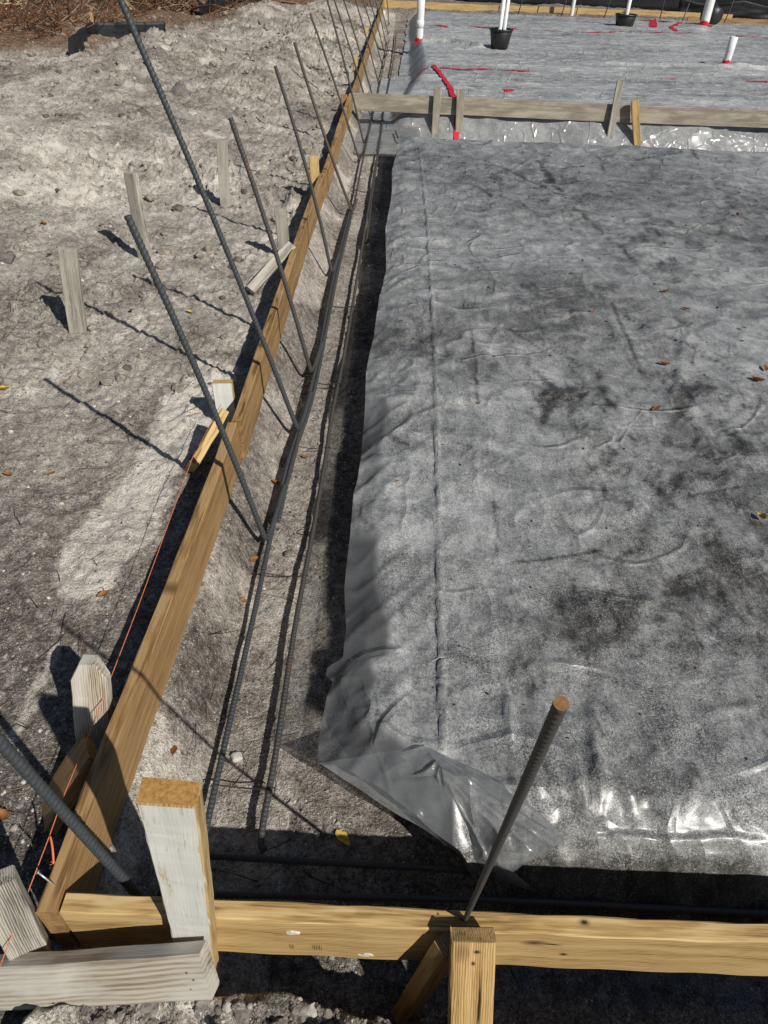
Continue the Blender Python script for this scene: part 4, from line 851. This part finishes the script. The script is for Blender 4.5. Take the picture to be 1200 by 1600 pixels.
def pl_near(q, n): return -.62+1.9*q.random(n), .30+.12*q.random(n)
scatter_stuff('soil_clods', 1500, pl_near, [plain('moist clod', (.20, .18, .155), .95, .1, .45, 70, .006), plain('shell crumb', (.45, .42, .37), .9, .2, .2)], .002, .015, 6, 2)
def sticks(name, n, region, mats, lmin, lmax, rad, seed, up=.15, zf=None, kind='stuff', bend=.3):
    q = np.random.default_rng(seed); VS = []; FS = []; MI = []
    for i in range(n):
        x, y = region(q); z = gz(x, y) if zf is None else zf(x, y); L_ = q.uniform(lmin, lmax); a = q.uniform(0, 6.28); el = abs(q.normal(0, up)); r = rad*q.uniform(.5, 1.2)
        P = np.array([x, y, z+r]); d = np.array([math.cos(a)*math.cos(el), math.sin(a)*math.cos(el), math.sin(el)]); m = int(q.integers(len(mats))); seg = 5; u = np.array([-d[1], d[0], 0]); b = len(VS)
        for k in range(seg+1):
            w = r*(1-.7*k/seg); vv = np.cross(d, u); vv /= np.linalg.norm(vv)+1e-9; un = u/(np.linalg.norm(u)+1e-9)
            for ph in (0, 2.1, 4.2): VS.append(P+w*(math.cos(ph)*un+math.sin(ph)*vv))
            P = P+d*L_/seg; d = d+q.normal(0, bend, 3)*np.array([1, 1, .35])*.5
            if zf is None and P[2] < z: P[2] = z+r
            d /= np.linalg.norm(d); u = np.array([-d[1], d[0], 0])
        for k in range(seg):
            for j in range(3): FS.append((b+3*k+j, b+3*k+(j+1) % 3, b+3*k+3+(j+1) % 3, b+3*k+3+j)); MI.append(m)
    me = py_mesh(VS, FS, True); o = link(name, me); [me.materials.append(m) for m in mats]; me.polygons.foreach_set('material_index', MI); o['kind'] = kind; return o
def twig_region(q):
    y = .6+7*q.random()**1.6
    return ((-.75-(.15+.5*y)*q.random()) if q.random() < .65 else (-.55+.42*q.random())), y
sticks('twigs', 330, twig_region, [DARKW, ROOT, DARKW], .03, .2, .0018, 8, .12)
def brush_region(q):
    while True:
        x = q.uniform(-13, -3.4); y = q.uniform(12.5, 28)
        if (x < -5.3 and y > 13.2+(-x-5.3)*.25) or (y > 18.5 and x < -3.6): return x, y
sticks('brush', 5200, brush_region, [REDW, DARKW, ROOT, REDW], .2, 1.0, .012, 9, .45, bend=.5)
sticks('roots', 260, lambda q: (q.normal(-6.4, 1.1), q.normal(21.5, 1.3)), [ROOT, ROOT, REDW], .6, 1.8, .035, 10, .6, bend=.4)
sticks('root_clump', 260, lambda q: (q.normal(-8.7, .35), q.normal(17.9, .45)), [plain('pale root', (.55, .42, .25), .9, .2, .3)], .3, .8, .035, 11, .8, bend=.7)
# weeds
def weeds(n, cx, cy, sx, sy, seed):
    q = np.random.default_rng(seed); VS = []; FS = []
    for i in range(n):
        x, y = q.normal(cx, sx), q.normal(cy, sy); z = gz(x, y)+q.uniform(0, .3); a = q.uniform(0, 6.28); el = q.uniform(0, 1.2); L_ = q.uniform(.06, .2); d = np.array([math.cos(a)*math.cos(el), math.sin(a)*math.cos(el), math.sin(el)])*L_; u = np.array([-math.sin(a), math.cos(a), 0])*L_*.25; P = np.array([x, y, z]); b = len(VS)
        VS += [P, P+d*.5+u, P+d, P+d*.5-u]; FS.append((b, b+1, b+2, b+3))
    return VS, FS
vs = []; fs = []
for a in ((260, -8.9, 17.2, .4, .3, 1), (200, -6.9, 18.6, .5, .35, 2), (160, -9.3, 19.2, .6, .5, 3), (120, -7.9, 17.8, .5, .25, 4)):
    v, f = weeds(*a); b = len(vs); vs += v; fs += [tuple(w+b for w in g) for g in f]
o = link('weeds', py_mesh(vs, fs), GREEN); o['kind'] = 'stuff'
